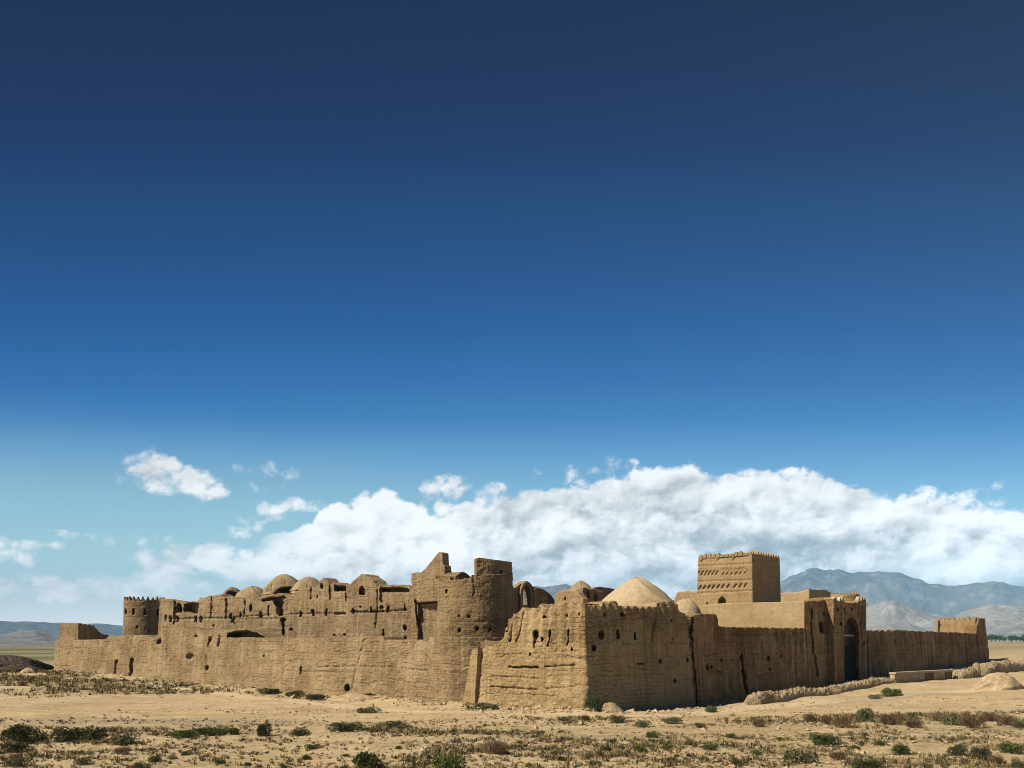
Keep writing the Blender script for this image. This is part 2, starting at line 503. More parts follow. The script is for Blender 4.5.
def mud(name, c0, c1, c2, stain=(0.16, 0.11, 0.065), brick=0.6, drip=0.5, bump=0.9, patch=0.5, k=None):
    """weathered earth plaster over mud brick"""
    m, b, bs = mat_base(name)
    k = k or K
    c0, c1, c2, stain = [dim((c[0], c[1] * 1.015, c[2] * .985), k) for c in ((c0[0] * .86, c0[1] * .86, c0[2] * .86), c1, c2)] + [dim(stain, .50)]
    uv = b.n('ShaderNodeUVMap').outputs[0]
    geo = b.n('ShaderNodeTexCoord').outputs['Object']
    sp = b.n('ShaderNodeSeparateXYZ'); b.put(sp.inputs[0], uv)
    u, v = sp.outputs[0], sp.outputs[1]
    large = b.noise(geo, 0.22, 4, 0.6)
    mid = b.noise(geo, 1.1, 5, 0.65, 0.3)
    finev = b.noise(geo, 6.0, 5, 0.7)
    drips = b.noise(b.xyz(b.m('MULTIPLY', u, 3.2), b.m('MULTIPLY', v, 0.28), 2.0), 1.0, 5, 0.6)
    beds = b.noise(b.xyz(b.m('MULTIPLY', u, 0.15), b.m('MULTIPLY', v, 2.6), 7.0), 1.0, 4, 0.6)
    liftw = b.m('ADD', v, b.m('MULTIPLY', b.noise(b.xyz(b.m('MULTIPLY', u, .30), v, 5.0), 1.0, 4, .6), 1.1))
    lift = b.m('ABSOLUTE', b.m('SUBTRACT', b.m('FRACT', b.m('DIVIDE', liftw, .97)), .5))
    lift = b.m('MULTIPLY', b.step(lift, .065, .01), b.step(b.noise(b.xyz(b.m('MULTIPLY', u, .5), b.m('MULTIPLY', v, .7), 11.0), 1.0, 4, .6), .46, .60))
    runn = b.noise(b.xyz(b.m('MULTIPLY', u, 1.5), b.m('MULTIPLY', v, .10), 13.0), 1.0, 4, .62)
    br = b.n('ShaderNodeTexBrick')
    wob = b.noise(uv, 0.9, 2)
    wv = b.xyz(b.m('ADD', u, b.m('MULTIPLY', wob, 0.5)), b.m('ADD', v, b.m('MULTIPLY', wob, 0.6)), 0.0)
    b.put(br.inputs['Vector'], wv)
    br.inputs['Color1'].default_value = (1, 1, 1, 1); br.inputs['Color2'].default_value = (.75, .75, .75, 1); br.inputs['Mortar'].default_value = (0, 0, 0, 1)
    br.inputs['Scale'].default_value = 1.0; br.inputs['Brick Width'].default_value = 0.62; br.inputs['Row Height'].default_value = 0.30
    br.inputs['Mortar Size'].default_value = 0.045; br.inputs['Mortar Smooth'].default_value = 0.5
    bv = br.outputs['Color']
    bare = b.m('MULTIPLY', b.step(b.noise(geo, 0.35, 3, 0.6), 0.42, 0.62), brick)      # where the plaster is gone
    col = b.mix(b.step(large, 0.38, 0.62), c0, c1)
    col = b.mix(b.m('MULTIPLY', b.step(mid, 0.48, 0.75), patch), col, c2)
    col = b.mix(b.m('MULTIPLY', b.step(drips, 0.50, 0.72), drip), col, stain)
    col = b.mix(b.m('MULTIPLY', b.step(beds, 0.55, 0.75), drip * 0.6), col, stain)
    col = b.mix(b.m('MULTIPLY', b.step(finev, 0.52, 0.70), 0.55), col, stain)
    col = b.mix(b.m('MULTIPLY', b.step(finev, 0.48, 0.32), 0.4), col, c2)
    col = b.mix(b.m('MULTIPLY', b.m('SUBTRACT', 1.0, bv), b.m('MULTIPLY', bare, 0.55)), col, stain)
    col = b.mix(b.m('MULTIPLY', lift, brick * .6), col, stain)
    col = b.mix(b.m('MULTIPLY', b.step(runn, .52, .66), drip * .55), col, stain)
    col = b.mix(b.m('MULTIPLY', b.step(runn, .46, .34), drip * .6), col, dim((.60, .48, .30), k * 1.08))
    b.put(bs.inputs['Base Color'], col)
    h = b.m('SUBTRACT', b.m('MULTIPLY', finev, 0.13), b.m('MULTIPLY', lift, .10 * brick))
    h = b.m('ADD', h, b.m('MULTIPLY', runn, .22 * drip))
    h = b.m('ADD', h, b.m('MULTIPLY', 0.0, finev)); h = b.m('ADD', h, b.m('MULTIPLY', mid, 0.20))
    h = b.m('ADD', h, b.m('MULTIPLY', drips, 0.10))
    h = b.m('ADD', h, b.m('MULTIPLY', beds, 0.08))
    h = b.m('ADD', h, b.m('MULTIPLY', b.m('MULTIPLY', bv, bare), 0.07))
    bp = b.n('ShaderNodeBump'); bp.inputs['Strength'].default_value = bump; bp.inputs['Distance'].default_value = 1.0
    b.put(bp.inputs['Height'], h)
    b.put(bs.inputs['Normal'], bp.outputs[0])
    return m

M = {}
K = .66
def dim(c, k=None):
    k = k or K
    return (c[0] * k, c[1] * k, c[2] * k, 1)

M['curtain'] = mud('mud_curtain', (.44, .305, .16, 1), (.54, .39, .225, 1), (.63, .475, .295, 1), stain=(.22, .145, .075, 1), brick=.9, drip=.5, k=.57)
M['bastion'] = mud('mud_bastion', (.50, .345, .17, 1), (.58, .42, .225, 1), (.66, .50, .30, 1), stain=(.25, .16, .075, 1), brick=.8, drip=.5)
M['inner'] = mud('mud_inner', (.41, .28, .15, 1), (.50, .36, .205, 1), (.60, .45, .28, 1), stain=(.18, .12, .065, 1), brick=.5, drip=.55, k=.57)
M['drum'] = mud('mud_round_tower', (.38, .255, .135, 1), (.47, .33, .185, 1), (.55, .41, .25, 1), stain=(.20, .13, .07, 1), brick=.9, drip=.35, k=.57)
M['east'] = mud('mud_east_wall', (.35, .205, .085, 1), (.47, .295, .135, 1), (.60, .43, .245, 1), stain=(.17, .095, .042, 1), brick=.8, drip=.85, patch=.75, k=.66)  # browner clay, also darkened in colour to deepen the shade on these walls
M['plaster'] = mud('smooth_plaster', (.52, .37, .20, 1), (.56, .41, .23, 1), (.58, .44, .26, 1), stain=(.36, .25, .13, 1), brick=.0, drip=.3, bump=.22)
M['tower'] = mud('mud_square_tower', (.46, .31, .16, 1), (.50, .345, .185, 1), (.53, .38, .22, 1), stain=(.27, .17, .085, 1), brick=.5, drip=.3, bump=.3)
M['dome'] = mud('dome_plaster', (.56, .42, .25, 1), (.66, .51, .32, 1), (.72, .58, .39, 1), stain=(.36, .26, .15, 1), brick=.15, drip=.3, bump=.5)
M['old_dome'] = mud('weathered_dome', (.44, .33, .19, 1), (.52, .39, .24, 1), (.60, .47, .31, 1), stain=(.27, .19, .11, 1), brick=.3, drip=.4, bump=.7)
M['rubble'] = mud('rubble_mud', (.46, .34, .20, 1), (.54, .41, .25, 1), (.60, .48, .32, 1), stain=(.22, .15, .09, 1), brick=.3, drip=.2, bump=.9)

def plain(name, c, c2, scale=3.0, bump=0.2, rough=0.9):
    m, b, bs = mat_base(name, rough)
    c, c2 = dim(c, .7)[:3], dim(c2, .7)[:3]
    g = b.n('ShaderNodeTexCoord').outputs['Object']
    nz = b.noise(g, scale, 5, 0.6)
    b.put(bs.inputs['Base Color'], b.mix(b.step(nz, .35, .68), (*c, 1), (*c2, 1)))
    bp = b.n('ShaderNodeBump'); bp.inputs['Strength'].default_value = bump; b.put(bp.inputs['Height'], nz); b.put(bs.inputs['Normal'], bp.outputs[0])
    return m

M['hollow'] = plain('shadowed_earth', (.16, .11, .065), (.24, .165, .10), 1.5)  # earth darkened to carry the shade inside openings and bench gaps
M['door'] = plain('old_wood', (.018, .013, .010), (.04, .028, .02), 6.0)
M['beam'] = plain('pale_timber', (.50, .46, .40), (.60, .56, .50), 5.0)
M['red_vault'] = plain('reddish_plaster', (.22, .11, .075), (.32, .18, .12), 2.0)
M['dark_mound_tone'] = plain('dark_mound_tone', (.03, .024, .02), (.15, .11, .075), 2.2, 1.0)  # dark mottled tone for the left mound
M['stone'] = plain('pale_stone', (.50, .42, .31), (.60, .52, .40), 2.5, .5)
M['bench'] = plain('lime_plaster', (.50, .40, .25), (.64, .54, .37), 2.5, .6)
M['dirt'] = plain('loose_dirt', (.40, .295, .165), (.60, .46, .29), 2.6, .9)
M['bark'] = plain('bark', (.09, .065, .045), (.14, .10, .07), 5.0)

def leaf(name, c, c2):
    m, b, bs = mat_base(name, 0.8)
    c, c2 = dim(c, .8)[:3], dim(c2, .8)[:3]
    oi = b.n('ShaderNodeObjectInfo').outputs['Random']
    g = b.n('ShaderNodeTexCoord').outputs['Object']
    nz = b.noise(g, 5.0, 3, 0.6)
    f = b.m('ADD', b.m('MULTIPLY', nz, 0.8), b.m('MULTIPLY', oi, 0.3), clamp=True)
    b.put(bs.inputs['Base Color'], b.mix(b.step(f, .3, .8), (*c, 1), (*c2, 1)))
    return m

M['leaf_green'] = leaf('green_leaf', (.058, .078, .022), (.125, .15, .045))
M['leaf_dark'] = leaf('dark_leaf', (.052, .058, .022), (.115, .118, .052))
M['leaf_bright'] = leaf('bright_leaf', (.075, .105, .028), (.15, .185, .06))
M['leaf_sage'] = leaf('sage_leaf', (.11, .115, .055), (.21, .20, .105))
M['leaf_dry'] = leaf('dry_twig', (.13, .085, .045), (.25, .175, .095))
M['straw'] = leaf('dry_straw', (.30, .22, .10), (.42, .32, .16))
M['leaf_tree'] = leaf('tree_leaf', (.035, .085, .012), (.075, .16, .025))

def ground_material():
    m, b, bs = mat_base('sandy_ground')
    G = lambda r, g_, b_: dim((r * .98, g_ * 1.0, b_ * 1.0), .84)
    g = b.n('ShaderNodeNewGeometry').outputs['Position']
    sp = b.n('ShaderNodeSeparateXYZ'); b.put(sp.inputs[0], g)
    flat = b.xyz(sp.outputs[0], sp.outputs[1], 0.0)
    wide = b.noise(flat, 0.035, 5, 0.6)
    lrg = b.noise(flat, 0.13, 5, 0.65, 0.4)
    str_ = b.noise(b.xyz(b.m('MULTIPLY', sp.outputs[0], 0.10), b.m('MULTIPLY', sp.outputs[1], 0.42), 3.0), 1.0, 5, 0.62)
    mid = b.noise(flat, 0.9, 6, 0.68)
    fine = b.noise(flat, 3.6, 6, 0.78)
    dap = b.noise(flat, 1.9, 5, 0.7, .5)
    col = b.mix(b.step(lrg, .35, .65), G(.50, .365, .205), G(.60, .46, .275))
    col = b.mix(b.m('MULTIPLY', b.step(str_, .50, .68), .75), col, G(.40, .285, .15))
    col = b.mix(b.m('MULTIPLY', b.step(mid, .52, .70), .55), col, G(.36, .25, .13))
    col = b.mix(b.m('MULTIPLY', b.step(mid, .46, .30), .5), col, G(.68, .54, .34))
    col = b.mix(b.m('MULTIPLY', b.step(dap, .53, .66), .6), col, G(.30, .215, .11))
    # scrubby soil: attribute painted where the plants grow
    at_ = b.m('MAXIMUM', b.n('ShaderNodeAttribute', attribute_name='scrub').outputs['Fac'], b.m('MULTIPLY', b.step(b.noise(flat, .33, 5, .7), .52, .66), .55))
    sc = b.m('MULTIPLY', at_, b.step(b.m('ADD', mid, b.m('MULTIPLY', lrg, .6)), .62, .98), clamp=True)
    col = b.mix(b.m('MULTIPLY', sc, .9), col, G(.19, .16, .07))
    tk = b.n('ShaderNodeAttribute', attribute_name='track').outputs['Fac']
    col = b.mix(b.m('MULTIPLY', tk, .75), col, G(.66, .52, .33))
    gr = b.n('ShaderNodeAttribute', attribute_name='gravel').outputs['Fac']
    col = b.mix(b.m('MULTIPLY', gr, b.step(lrg, .3, .6, .4, .85)), col, G(.36, .29, .20))
    col = b.mix(b.m('MULTIPLY', b.step(fine, .55, .68), .7), col, G(.24, .165, .09))
    # far plain: grey-green steppe
    far = b.step(sp.outputs[1], 135.0, 300.0)
    fcol = b.mix(b.step(b.noise(b.xyz(b.m('MULTIPLY', sp.outputs[0], .004), b.m('MULTIPLY', sp.outputs[1], .012), 0.0), 1.0, 6, .6), .38, .62), G(.125, .125, .06), G(.30, .25, .145))
    col = b.mix(b.m('MULTIPLY', far, b.step(sp.outputs[0], 60.0, -60.0, .5, 1.0)), col, fcol)
    b.put(bs.inputs['Base Color'], col)
    h = b.m('ADD', b.m('MULTIPLY', mid, .35), b.m('ADD', b.m('MULTIPLY', fine, .12), b.m('MULTIPLY', lrg, .3)))
    bp = b.n('ShaderNodeBump'); bp.inputs['Strength'].default_value = .65; bp.inputs['Distance'].default_value = 1.0
    b.put(bp.inputs['Height'], h); b.put(bs.inputs['Normal'], bp.outputs[0])
    return m

# ------------------------------------------------------------------ ground
ctrl = []
def cpt(px, py, Y):
    ctrl.append(at(px, py, Y))
for px, py in [(50, 671), (100, 674), (150, 680), (200, 686), (250, 691), (300, 695), (350, 698), (400, 701), (440, 703.5), (470, 706)]:
    p = on_u(px, 1.5); cpt(px, py, p[1])
for px, py in [(500, 708), (540, 710), (575, 711)]:
    p = on_u(px, -.6); cpt(px, py, p[1])
for px, py in [(600, 712), (640, 711.5), (690, 709.5), (745, 705), (800, 696), (851, 682.5), (900, 677), (950, 669), (990, 662)]:
    p = on_v(px, -.6); cpt(px, py, p[1])
for c in [(746, 704, 69), (800, 696, 75), (860, 689, 81), (895, 684, 86.5), (960, 680, 94), (1024, 673, 105), (1024, 690, 72), (1024, 715, 55), (940, 691, 75), (850, 705, 66), (790, 713, 61), (900, 712, 58),
          (1100, 680, 80), (1200, 720, 52), (700, 712, 62), (600, 716, 59)]:
    cpt(*c)
for px in (-200, 0, 150, 300, 450, 600, 750, 900, 1024, 1200):
    ctrl.append(((px - 512) / F * 34, 34, 0.0)); ctrl.append(((px - 512) / F * 46, 46, 0.02 if px < 800 else 0.2))
for c in [(-60, 100, 0), (-100, 120, 0), (-78, 150, 0.1), (-90, 190, -.1), (-40, 185, 0), (-20, 120, .3), (20, 110, .6), (45, 135, 1.6), (75, 140, 2.1), (90, 170, 2.4), (0, 160, .5), (20, 10, 0), (-20, 10, 0), (-70, 60, 0), (70, 40, .3), (-40, 60, -.1), (-20, 66, -.5), (-30, 74, -.6), (-10, 62, -.5)]:
    ctrl.append(c)
CT = np.array(ctrl, float)

def ground_z(x, y):
    x = np.asarray(x, float); y = np.asarray(y, float)
    num = np.zeros(x.shape); den = np.zeros(x.shape)
    for cx, cy, cz in CT:
        w = 1.0 / ((x - cx) ** 2 + (y - cy) ** 2 + 6.0) ** 1.8
        num += w * cz; den += w
    near = num / den
    r = np.hypot(x, y)
    lf = np.clip(x / np.maximum(y, 60) * 1.4, -1, 1)
    far = np.where(lf > 0, 3.2, 0.0) * np.abs(lf) + np.where(lf < 0, -1.0, 0) * np.abs(lf)
    far = far + np.where(lf < 0, -9.0 * sstep(r, 300, 2500) * np.abs(lf), 1.2 * sstep(r, 300, 1500) * np.abs(lf))
    w = sstep(r, 150, 330)
    z = near * (1 - w) + far * w
    amp = 1 - 0.6 * sstep(r, 120, 400)
    z = z + amp * (0.34 * (fbm(x / 7.0, y / 4.5, 3, 11) - .5) + 0.16 * (fbm(x / 1.7, y / 1.4, 3, 12) - .5))
    q1 = (x - CX) * -SQ + (y - CY) * -SQ; q2 = (x - CX) * SQ + (y - CY) * -SQ     # metres outside the west and east lines
    out = np.maximum(q1, q2)
    z = z + .42 * np.exp(-np.maximum(out - .3, 0) / .9) * (out > -3) * (r < 190) * fbm(x / 1.3, y / 1.3, 3, 14)
    z = z + sstep(r, 250, 900) * 2.0 * (fbm(x / 120, y / 120, 3, 13) - .5)
    return z

def gz(x, y):
    return float(ground_z(np.array([x]), np.array([y]))[0])

def gz_cache(p):
    return gz(float(p[0]), float(p[1]))

def gp(px, py):
    """the ground point seen along a sight line"""
    Ys = np.concatenate([np.arange(30, 200, .25), np.arange(200, 900, 4)])
    x = (px - 512) / F * Ys
    z = ground_z(x, Ys)
    ray = zpx(py, Ys)
    hit = np.nonzero(z >= ray)[0]
    Yh = Ys[hit[0]] if len(hit) else Ys[-1]
    return np.array([(px - 512) / F * Yh, Yh])

def grid_axis(lo, hi, step, far, growth):
    a = list(np.arange(lo, hi, step))
    s = step
    while a[-1] < far:
        s *= growth; a.append(a[-1] + s)
    s = step
    while a[0] > -far:
        s *= growth; a.insert(0, a[0] - s)
    return np.array(a)

def px_of(x, y, z):
    return 512 + F * x / y, HY - (z - HC) * F / y

def scrub_density(x, y):
    """0..1, how thickly the small plants grow (bands along old ditches and the wall's foot)"""
    n1 = fbm(x / 9.0, y / 5.0, 4, 31); n2 = fbm(x / 2.4, y / 1.8, 3, 32)
    d = np.zeros(np.shape(x))
    def band(yc, half, x0, x1, amt):
        wob = (fbm(x / 12.0, x * 0 + 3.3, 2, 40) - .5) * 5
        return amt * sstep(half - np.abs(y - yc - wob), -1.5, 2.0) * sstep(x, x0 - 3, x0 + 3) * sstep(-x, -x1 - 3, -x1 + 3)
    d = np.maximum(d, band(47.0, 3.0, -40, -4, .9))
    d = np.maximum(d, band(39.5, 5.5, -40, -10, .55))
    d = np.maximum(d, band(55.5, 3.0, 14, 45, .95))
    d = np.maximum(d, band(57.5, 2.2, 2, 20, .6))
    d = np.maximum(d, band(40.0, 7.0, -12, 40, .42))
    d = np.maximum(d, band(49.0, 1.6, -10, 3, .6))
    # foot of the west wall
    q = (x - CX) * -SQ + (y - CY) * -SQ              # metres in front of the west wall line
    along = (x - CX) * -SQ + (y - CY) * SQ
    d = np.maximum(d, 1.7 * sstep(q, -6, 0) * sstep(-q, -26, -12) * sstep(along, 42, 60))
    d = np.maximum(d, .6 * sstep(q, -3, -1) * sstep(-q, -3.5, -1.5) * sstep(along, -2, 2))
    d = np.maximum(d, .75 * sstep(-x, 60, 75) * sstep(y, 100, 125))
    d = np.maximum(d, .30 * sstep(y, 150, 260))
    d = np.maximum(d, .45 * sstep(x, 70, 80) * sstep(y, 120, 140))
    return np.clip(d * sstep(n1, .30, .55) * (.35 + 1.1 * sstep(n2, .38, .62)), 0, 1)

def build_ground():
    xs = grid_axis(-84, 92, 0.6, 11000, 1.13)
    ys0 = grid_axis(26, 150, 0.55, 11000, 1.11)
    X, Y = np.meshgrid(xs, ys0, indexing='ij')
    Z = ground_z(X, Y)
    nx, ny = X.shape
    V = np.stack([X, Y, Z], -1).reshape(-1, 3)
    I, J = np.meshgrid(np.arange(nx - 1), np.arange(ny - 1), indexing='ij')
    fs = np.stack([I * ny + J, (I + 1) * ny + J, (I + 1) * ny + J + 1, I * ny + J + 1], -1).reshape(-1, 4)
    o = mesh_np('ground', V, fs, ground_material(), None, None, True)
    o['kind'] = 'structure'
    a = o.data.attributes.new('scrub', 'FLOAT', 'POINT'); dull = .62 * sstep(-Y, -58, -47) * sstep(fbm(X / 6.0, Y / 2.6, 4, 78), .36, .56)
    tr = np.array([gp(px, py) for px, py in [(150, 686), (190, 690.5), (256, 698), (320, 704), (356, 708), (420, 711), (500, 713.5), (600, 716), (680, 715), (760, 708), (830, 701), (900, 694), (1000, 688), (1060, 686)]])
    td = seg_dist(X, Y, [tuple(t) for t in tr]) + 1.2 * (fbm(X / 2.0, Y / 1.5, 3, 79) - .5)
    trk = sstep(-td, -1.5, -.7)
    a.data.foreach_set('value', (np.maximum(scrub_density(X, Y), dull) * (1 - trk)).ravel())
    a2 = o.data.attributes.new('track', 'FLOAT', 'POINT'); a2.data.foreach_set('value', trk.ravel())
    a = o.data.attributes['scrub']
    px, py = px_of(X, np.maximum(Y, 1), Z)
    g = sstep(1 - np.hypot((X + 21) / 12.5, (Y - 57.5) / 5.0), -.1, .35)
    g = np.maximum(g, .8 * sstep(1 - np.hypot((X - 31) / 6.0, (Y - 72) / 3.5), -.1, .4))
    a = o.data.attributes.new('gravel', 'FLOAT', 'POINT'); a.data.foreach_set('value', (g * sstep(fbm(X / 2, Y / 1.2, 3, 77), .25, .5)).ravel())

build_ground()

# ------------------------------------------------------------------ mountains
def mountains(name, prof, D0, D1, Dc, base_z, mat, seed, rug=0.16, lo=-62, hi=62, ext=None):
    """a range: crest line at distance Dc, slopes from D0 (foot) to D1 (rear foot)"""
    az = np.linspace(math.radians(lo), math.radians(hi), int((hi - lo) * 10))
    pa, pe = [], []
    for px, py in prof:
        k = math.atan((px - 512) / F)
        pa.append(k); pe.append((HY - py) / F * Dc * math.cos(k) / math.cos(k) * math.cos(k))
    crest = np.interp(az, pa, pe) + base_z * 0
    crest = crest * (1 + 0.13 * (fbm(az * 60, az * 0, 5, seed, .6) - .5))
    crest = crest * np.clip((np.degrees(az) - lo) / 6.0, 0.02, 1) ** 1.2 * np.clip((hi - np.degrees(az)) / 6.0, 0.02, 1) ** 1.2 + HC
    rows = 130
    t = np.linspace(0, 1, rows)
    tc = (Dc - D0) / (D1 - D0)
    R = D0 + (D1 - D0) * t
    h = np.where(t < tc, (t / tc) ** 1.25, ((1 - t) / (1 - tc)) ** 1.1)
    AZ, RR = np.meshgrid(az, R, indexing='ij')
    H = crest[:, None] * h[None]
    X, Y = RR * np.sin(AZ), RR * np.cos(AZ)
    sc = (D1 - D0) * .22
    rid = 1 - np.abs(2 * fbm(X / sc, Y / sc, 5, seed + 3, .55) - 1) * 1.6
    flank = np.minimum(1, (1 - h[None]) * 3.0)
    rid2 = 1 - np.abs(2 * fbm(X / (sc * .3) + 7, Y / (sc * .45), 4, seed + 8, .55) - 1) * 1.6
    H = H * (1 - flank * rug * (2.2 * (1 - np.clip(rid, 0, 1)) + .9 * (1 - np.clip(rid2, 0, 1)))) + base_z * (1 - h[None])
    V = np.stack([X, Y, H], -1).reshape(-1, 3)
    n = len(az)
    I, J = np.meshgrid(np.arange(n - 1), np.arange(rows - 1), indexing='ij')
    fs = np.stack([I * rows + J, (I + 1) * rows + J, (I + 1) * rows + J + 1, I * rows + J + 1], -1).reshape(-1, 4)
    fs = fs[:, ::-1]
    o = mesh_np(name, V, fs, mat, None, None, True)
    o['kind'] = 'structure'
    return o

def rock_material(name, c0, c1, pale, pale_amt):
    m, b, bs = mat_base(name)
    c0, c1, pale = dim(c0, .75), dim(c1, .75), dim(pale, .75)
    g = b.n('ShaderNodeNewGeometry').outputs['Position']
    n1 = b.noise(g, .0022, 7, .65, .5); n2 = b.noise(g, .009, 6, .65)
    col = b.mix(b.step(n1, .35, .65), c0, c1)
    col = b.mix(b.m('MULTIPLY', b.step(n2, .48, .66), pale_amt), col, pale)
    b.put(bs.inputs['Base Color'], col)
    bp = b.n('ShaderNodeBump'); bp.inputs['Strength'].default_value = .8; bp.inputs['Distance'].default_value = 60
    b.put(bp.inputs['Height'], n2); b.put(bs.inputs['Normal'], bp.outputs[0])
    return m

far_rock = rock_material('far_rock', (.10, .093, .087, 1), (.20, .185, .17, 1), (.38, .36, .34, 1), .6)
pale_rock = rock_material('pale_slope', (.22, .20, .18, 1), (.34, .315, .285, 1), (.50, .475, .44, 1), .7)
west_rock = rock_material('west_rock', (.16, .15, .135, 1), (.26, .235, .20, 1), (.44, .40, .35, 1), .6)
mountains('mountains_east', [(380, 600), (440, 592), (500, 588), (535, 586), (552, 586), (566, 584.5), (590, 592), (640, 600), (700, 600), (740, 596), (768, 588), (790, 575), (812, 568), (837, 571), (857, 573), (877, 569), (902, 572), (915, 577), (930, 583), (948, 586), (972, 583), (992, 580), (1010, 583), (1030, 586), (1100, 578), (1200, 586), (1500, 600), (2200, 620)],
          5200, 10200, 8200, 3, far_rock, 5, .36, -6, 62)
mountains('hills_east', [(700, 632), (780, 622), (820, 616), (850, 610), (872, 604), (895, 600), (912, 607), (930, 614), (952, 616), (972, 607), (990, 602), (1008, 604), (1030, 606), (1100, 598), (1250, 612), (1700, 628)],
          2400, 5000, 4000, 3, pale_rock, 15, .42, 9, 62)
mountains('hills_west', [(-1200, 628), (-500, 620), (-200, 630), (-60, 636), (-10, 636), (6, 634), (22, 630), (36, 629.5), (44, 632), (56, 635), (75, 637), (100, 638), (140, 640), (180, 641)],
          2600, 5200, 4200, -9, west_rock, 25, .30, -62, -20)
mountains('mountains_west', [(-1200, 612), (-400, 618), (-100, 622), (0, 621), (40, 622), (100, 624), (160, 628), (220, 631), (300, 626), (380, 610), (420, 600)],
          7600, 10400, 9600, -9, far_rock, 35, .20, -62, -7)

# ------------------------------------------------------------------ haze
def haze():
    lo, hi = np.array([-11500, -11500, -13.5]), np.array([11500, 11500, 760.0])
    V = [(x, y, z) for x in (lo[0], hi[0]) for y in (lo[1], hi[1]) for z in (lo[2], hi[2])]
    fs = [(0, 1, 3, 2), (4, 6, 7, 5), (0, 4, 5, 1), (2, 3, 7, 6), (0, 2, 6, 4), (1, 5, 7, 3)]
    m = bpy.data.materials.new('desert_haze'); m.use_nodes = True
    t = m.node_tree; t.nodes.clear()
    pv = t.nodes.new('ShaderNodeVolumePrincipled')
    pv.inputs['Color'].default_value = (.31, .665, 1.0, 1)
    pv.inputs['Density'].default_value = 9.0e-5
    pv.inputs['Anisotropy'].default_value = -0.35
    out = t.nodes.new('ShaderNodeOutputMaterial')
    t.links.new(pv.outputs[0], out.inputs['Volume'])
    o = mesh_np('haze', V, fs, m, None, None, False)
    o['kind'] = 'stuff'
haze()

# ------------------------------------------------------------------ west curtain wall
DX = 0.8
w_top = [(57, 640), (106, 639.5), (109, 636.5), (125, 635.5), (145, 635), (150, 637), (154, 638.5), (157, 634.5), (161, 633), (165, 634), (167, 637), (168, 634), (175, 629.5), (182, 626.6), (187, 629),
         (191, 630.5), (197, 627.6), (203, 631), (208, 633), (212, 630), (216, 627.5), (221, 629.5), (226, 629.6), (230, 629.8), (238, 629.4), (247, 628.6), (256, 630.6), (263, 633.8), (267, 636.6), (270, 638.8), (300, 638.5), (340, 638),
         (384, 636), (385.5, 640), (430, 640), (433, 645), (450, 644.5), (470, 641), (490, 641)]
west = thing('curtain_wall', 'long sunlit mud curtain wall with ragged top, below the round towers', 'wall', (*on_u(250, 2.0), -0.6))
pts = np.concatenate([on_u(np.arange(57, 440, DX), 2.0)])
pb = on_u(440, 2.0)
arc = [pb + TU * a - NU * -0.0 + (-NU) * (a * a * 0.055) for a in np.arange(0.12, 7.2, 0.12)]
pts = np.concatenate([pts, np.array(arc)])
w_cuts = [('line', [(119.5, 661), (118.5, 680)], .9, .8), ('line', [(135, 659), (134.5, 680)], 1.1, .9), ('arch', 160.2, 638.4, 643.5, 1.7, .8), ('line', [(153.5, 640), (156, 636), (160.5, 634.6), (165, 636), (167.4, 640)], .6, -.15), ('line', [(153.6, 642.6), (168, 642.2)], .5, -.12), ('under', 228, 266, [(228, 633.5), (236, 631.5), (247, 630.4), (256, 632.6), (263, 635.6), (267, 638)], 637.3, 1.0), ('ell', 197, 636, 1.2, 1.4, .5),
          ('line', [(168, 634), (168.5, 660)], .5, .15), ('line', [(211, 637), (210, 647)], .6, .25), ('line', [(219.5, 636), (219.5, 646)], .6, .25), ('line', [(208, 655), (210, 671)], .7, .19), ('ell', 210.5, 668, 1.6, 3, .5),
          ('ell', 192.5, 657, 4.5, 5, .22), ('line', [(172, 653.4), (184, 651.5), (198, 650)], .8, -.10), ('ell', 266, 656, 1, 1.2, .5), ('line', [(305, 667), (305, 674)], .6, .3), ('ell', 352, 688, 3.2, 4.5, .6), ('line', [(366, 640), (357, 690)], 1.2, .10),
          ('line', [(60, 642), (106, 642)], .6, -.06), ('line', [(322, 667), (358, 666), (396, 667), (420, 670), (446, 672)], .55, .12), ('line', [(386, 677), (410, 682), (446, 684)], .5, .10), ('line', [(300, 672), (358, 672)], .4, .08), ('line', [(368, 694.5), (380, 695)], .8, .3), ('line', [(452, 660), (451, 690)], .9, .3)]
mud_wall('wall_face', pts, w_top, -1.3, 2.3, west, M['curtain'], rows=78, batter=.10, rough=.085, big=.20, cuts=w_cuts, seed=3, jag=.07, rib=(1.5, .045, 1.5))
# torn vault over the opening in the wall head
def strip_roof(name, pl, off, px0, px1, pyf, depth, mat, parent, th=.14):
    n = 14
    V = []; 
    for i in range(n):
        px = px0 + (px1 - px0) * i / (n - 1)
        p = pl(px, off); py = pyf(i / (n - 1))
        nr = NU if pl is on_u else NV
        for dz in (0, -th):
            for dd in (-.25, depth):
                q = p - nr * dd
                V.append((q[0], q[1], float(zpx(py, p[1])) + dz + (.0 if dd < 0 else .25)))
    fs = []
    for i in range(n - 1):
        a, c = i * 4, (i + 1) * 4
        fs += [(a, c, c + 1, a + 1), (a + 2, a + 3, c + 3, c + 2), (a, a + 2, c + 2, c), (a + 1, c + 1, c + 3, a + 3)]
    fs += [(0, 1, 3, 2), ((n - 1) * 4, (n - 1) * 4 + 2, (n - 1) * 4 + 3, (n - 1) * 4 + 1)]
    V = np.array(V)
    return mesh_np(name, V, fs, mat, parent, V[:, [0, 2]], True)
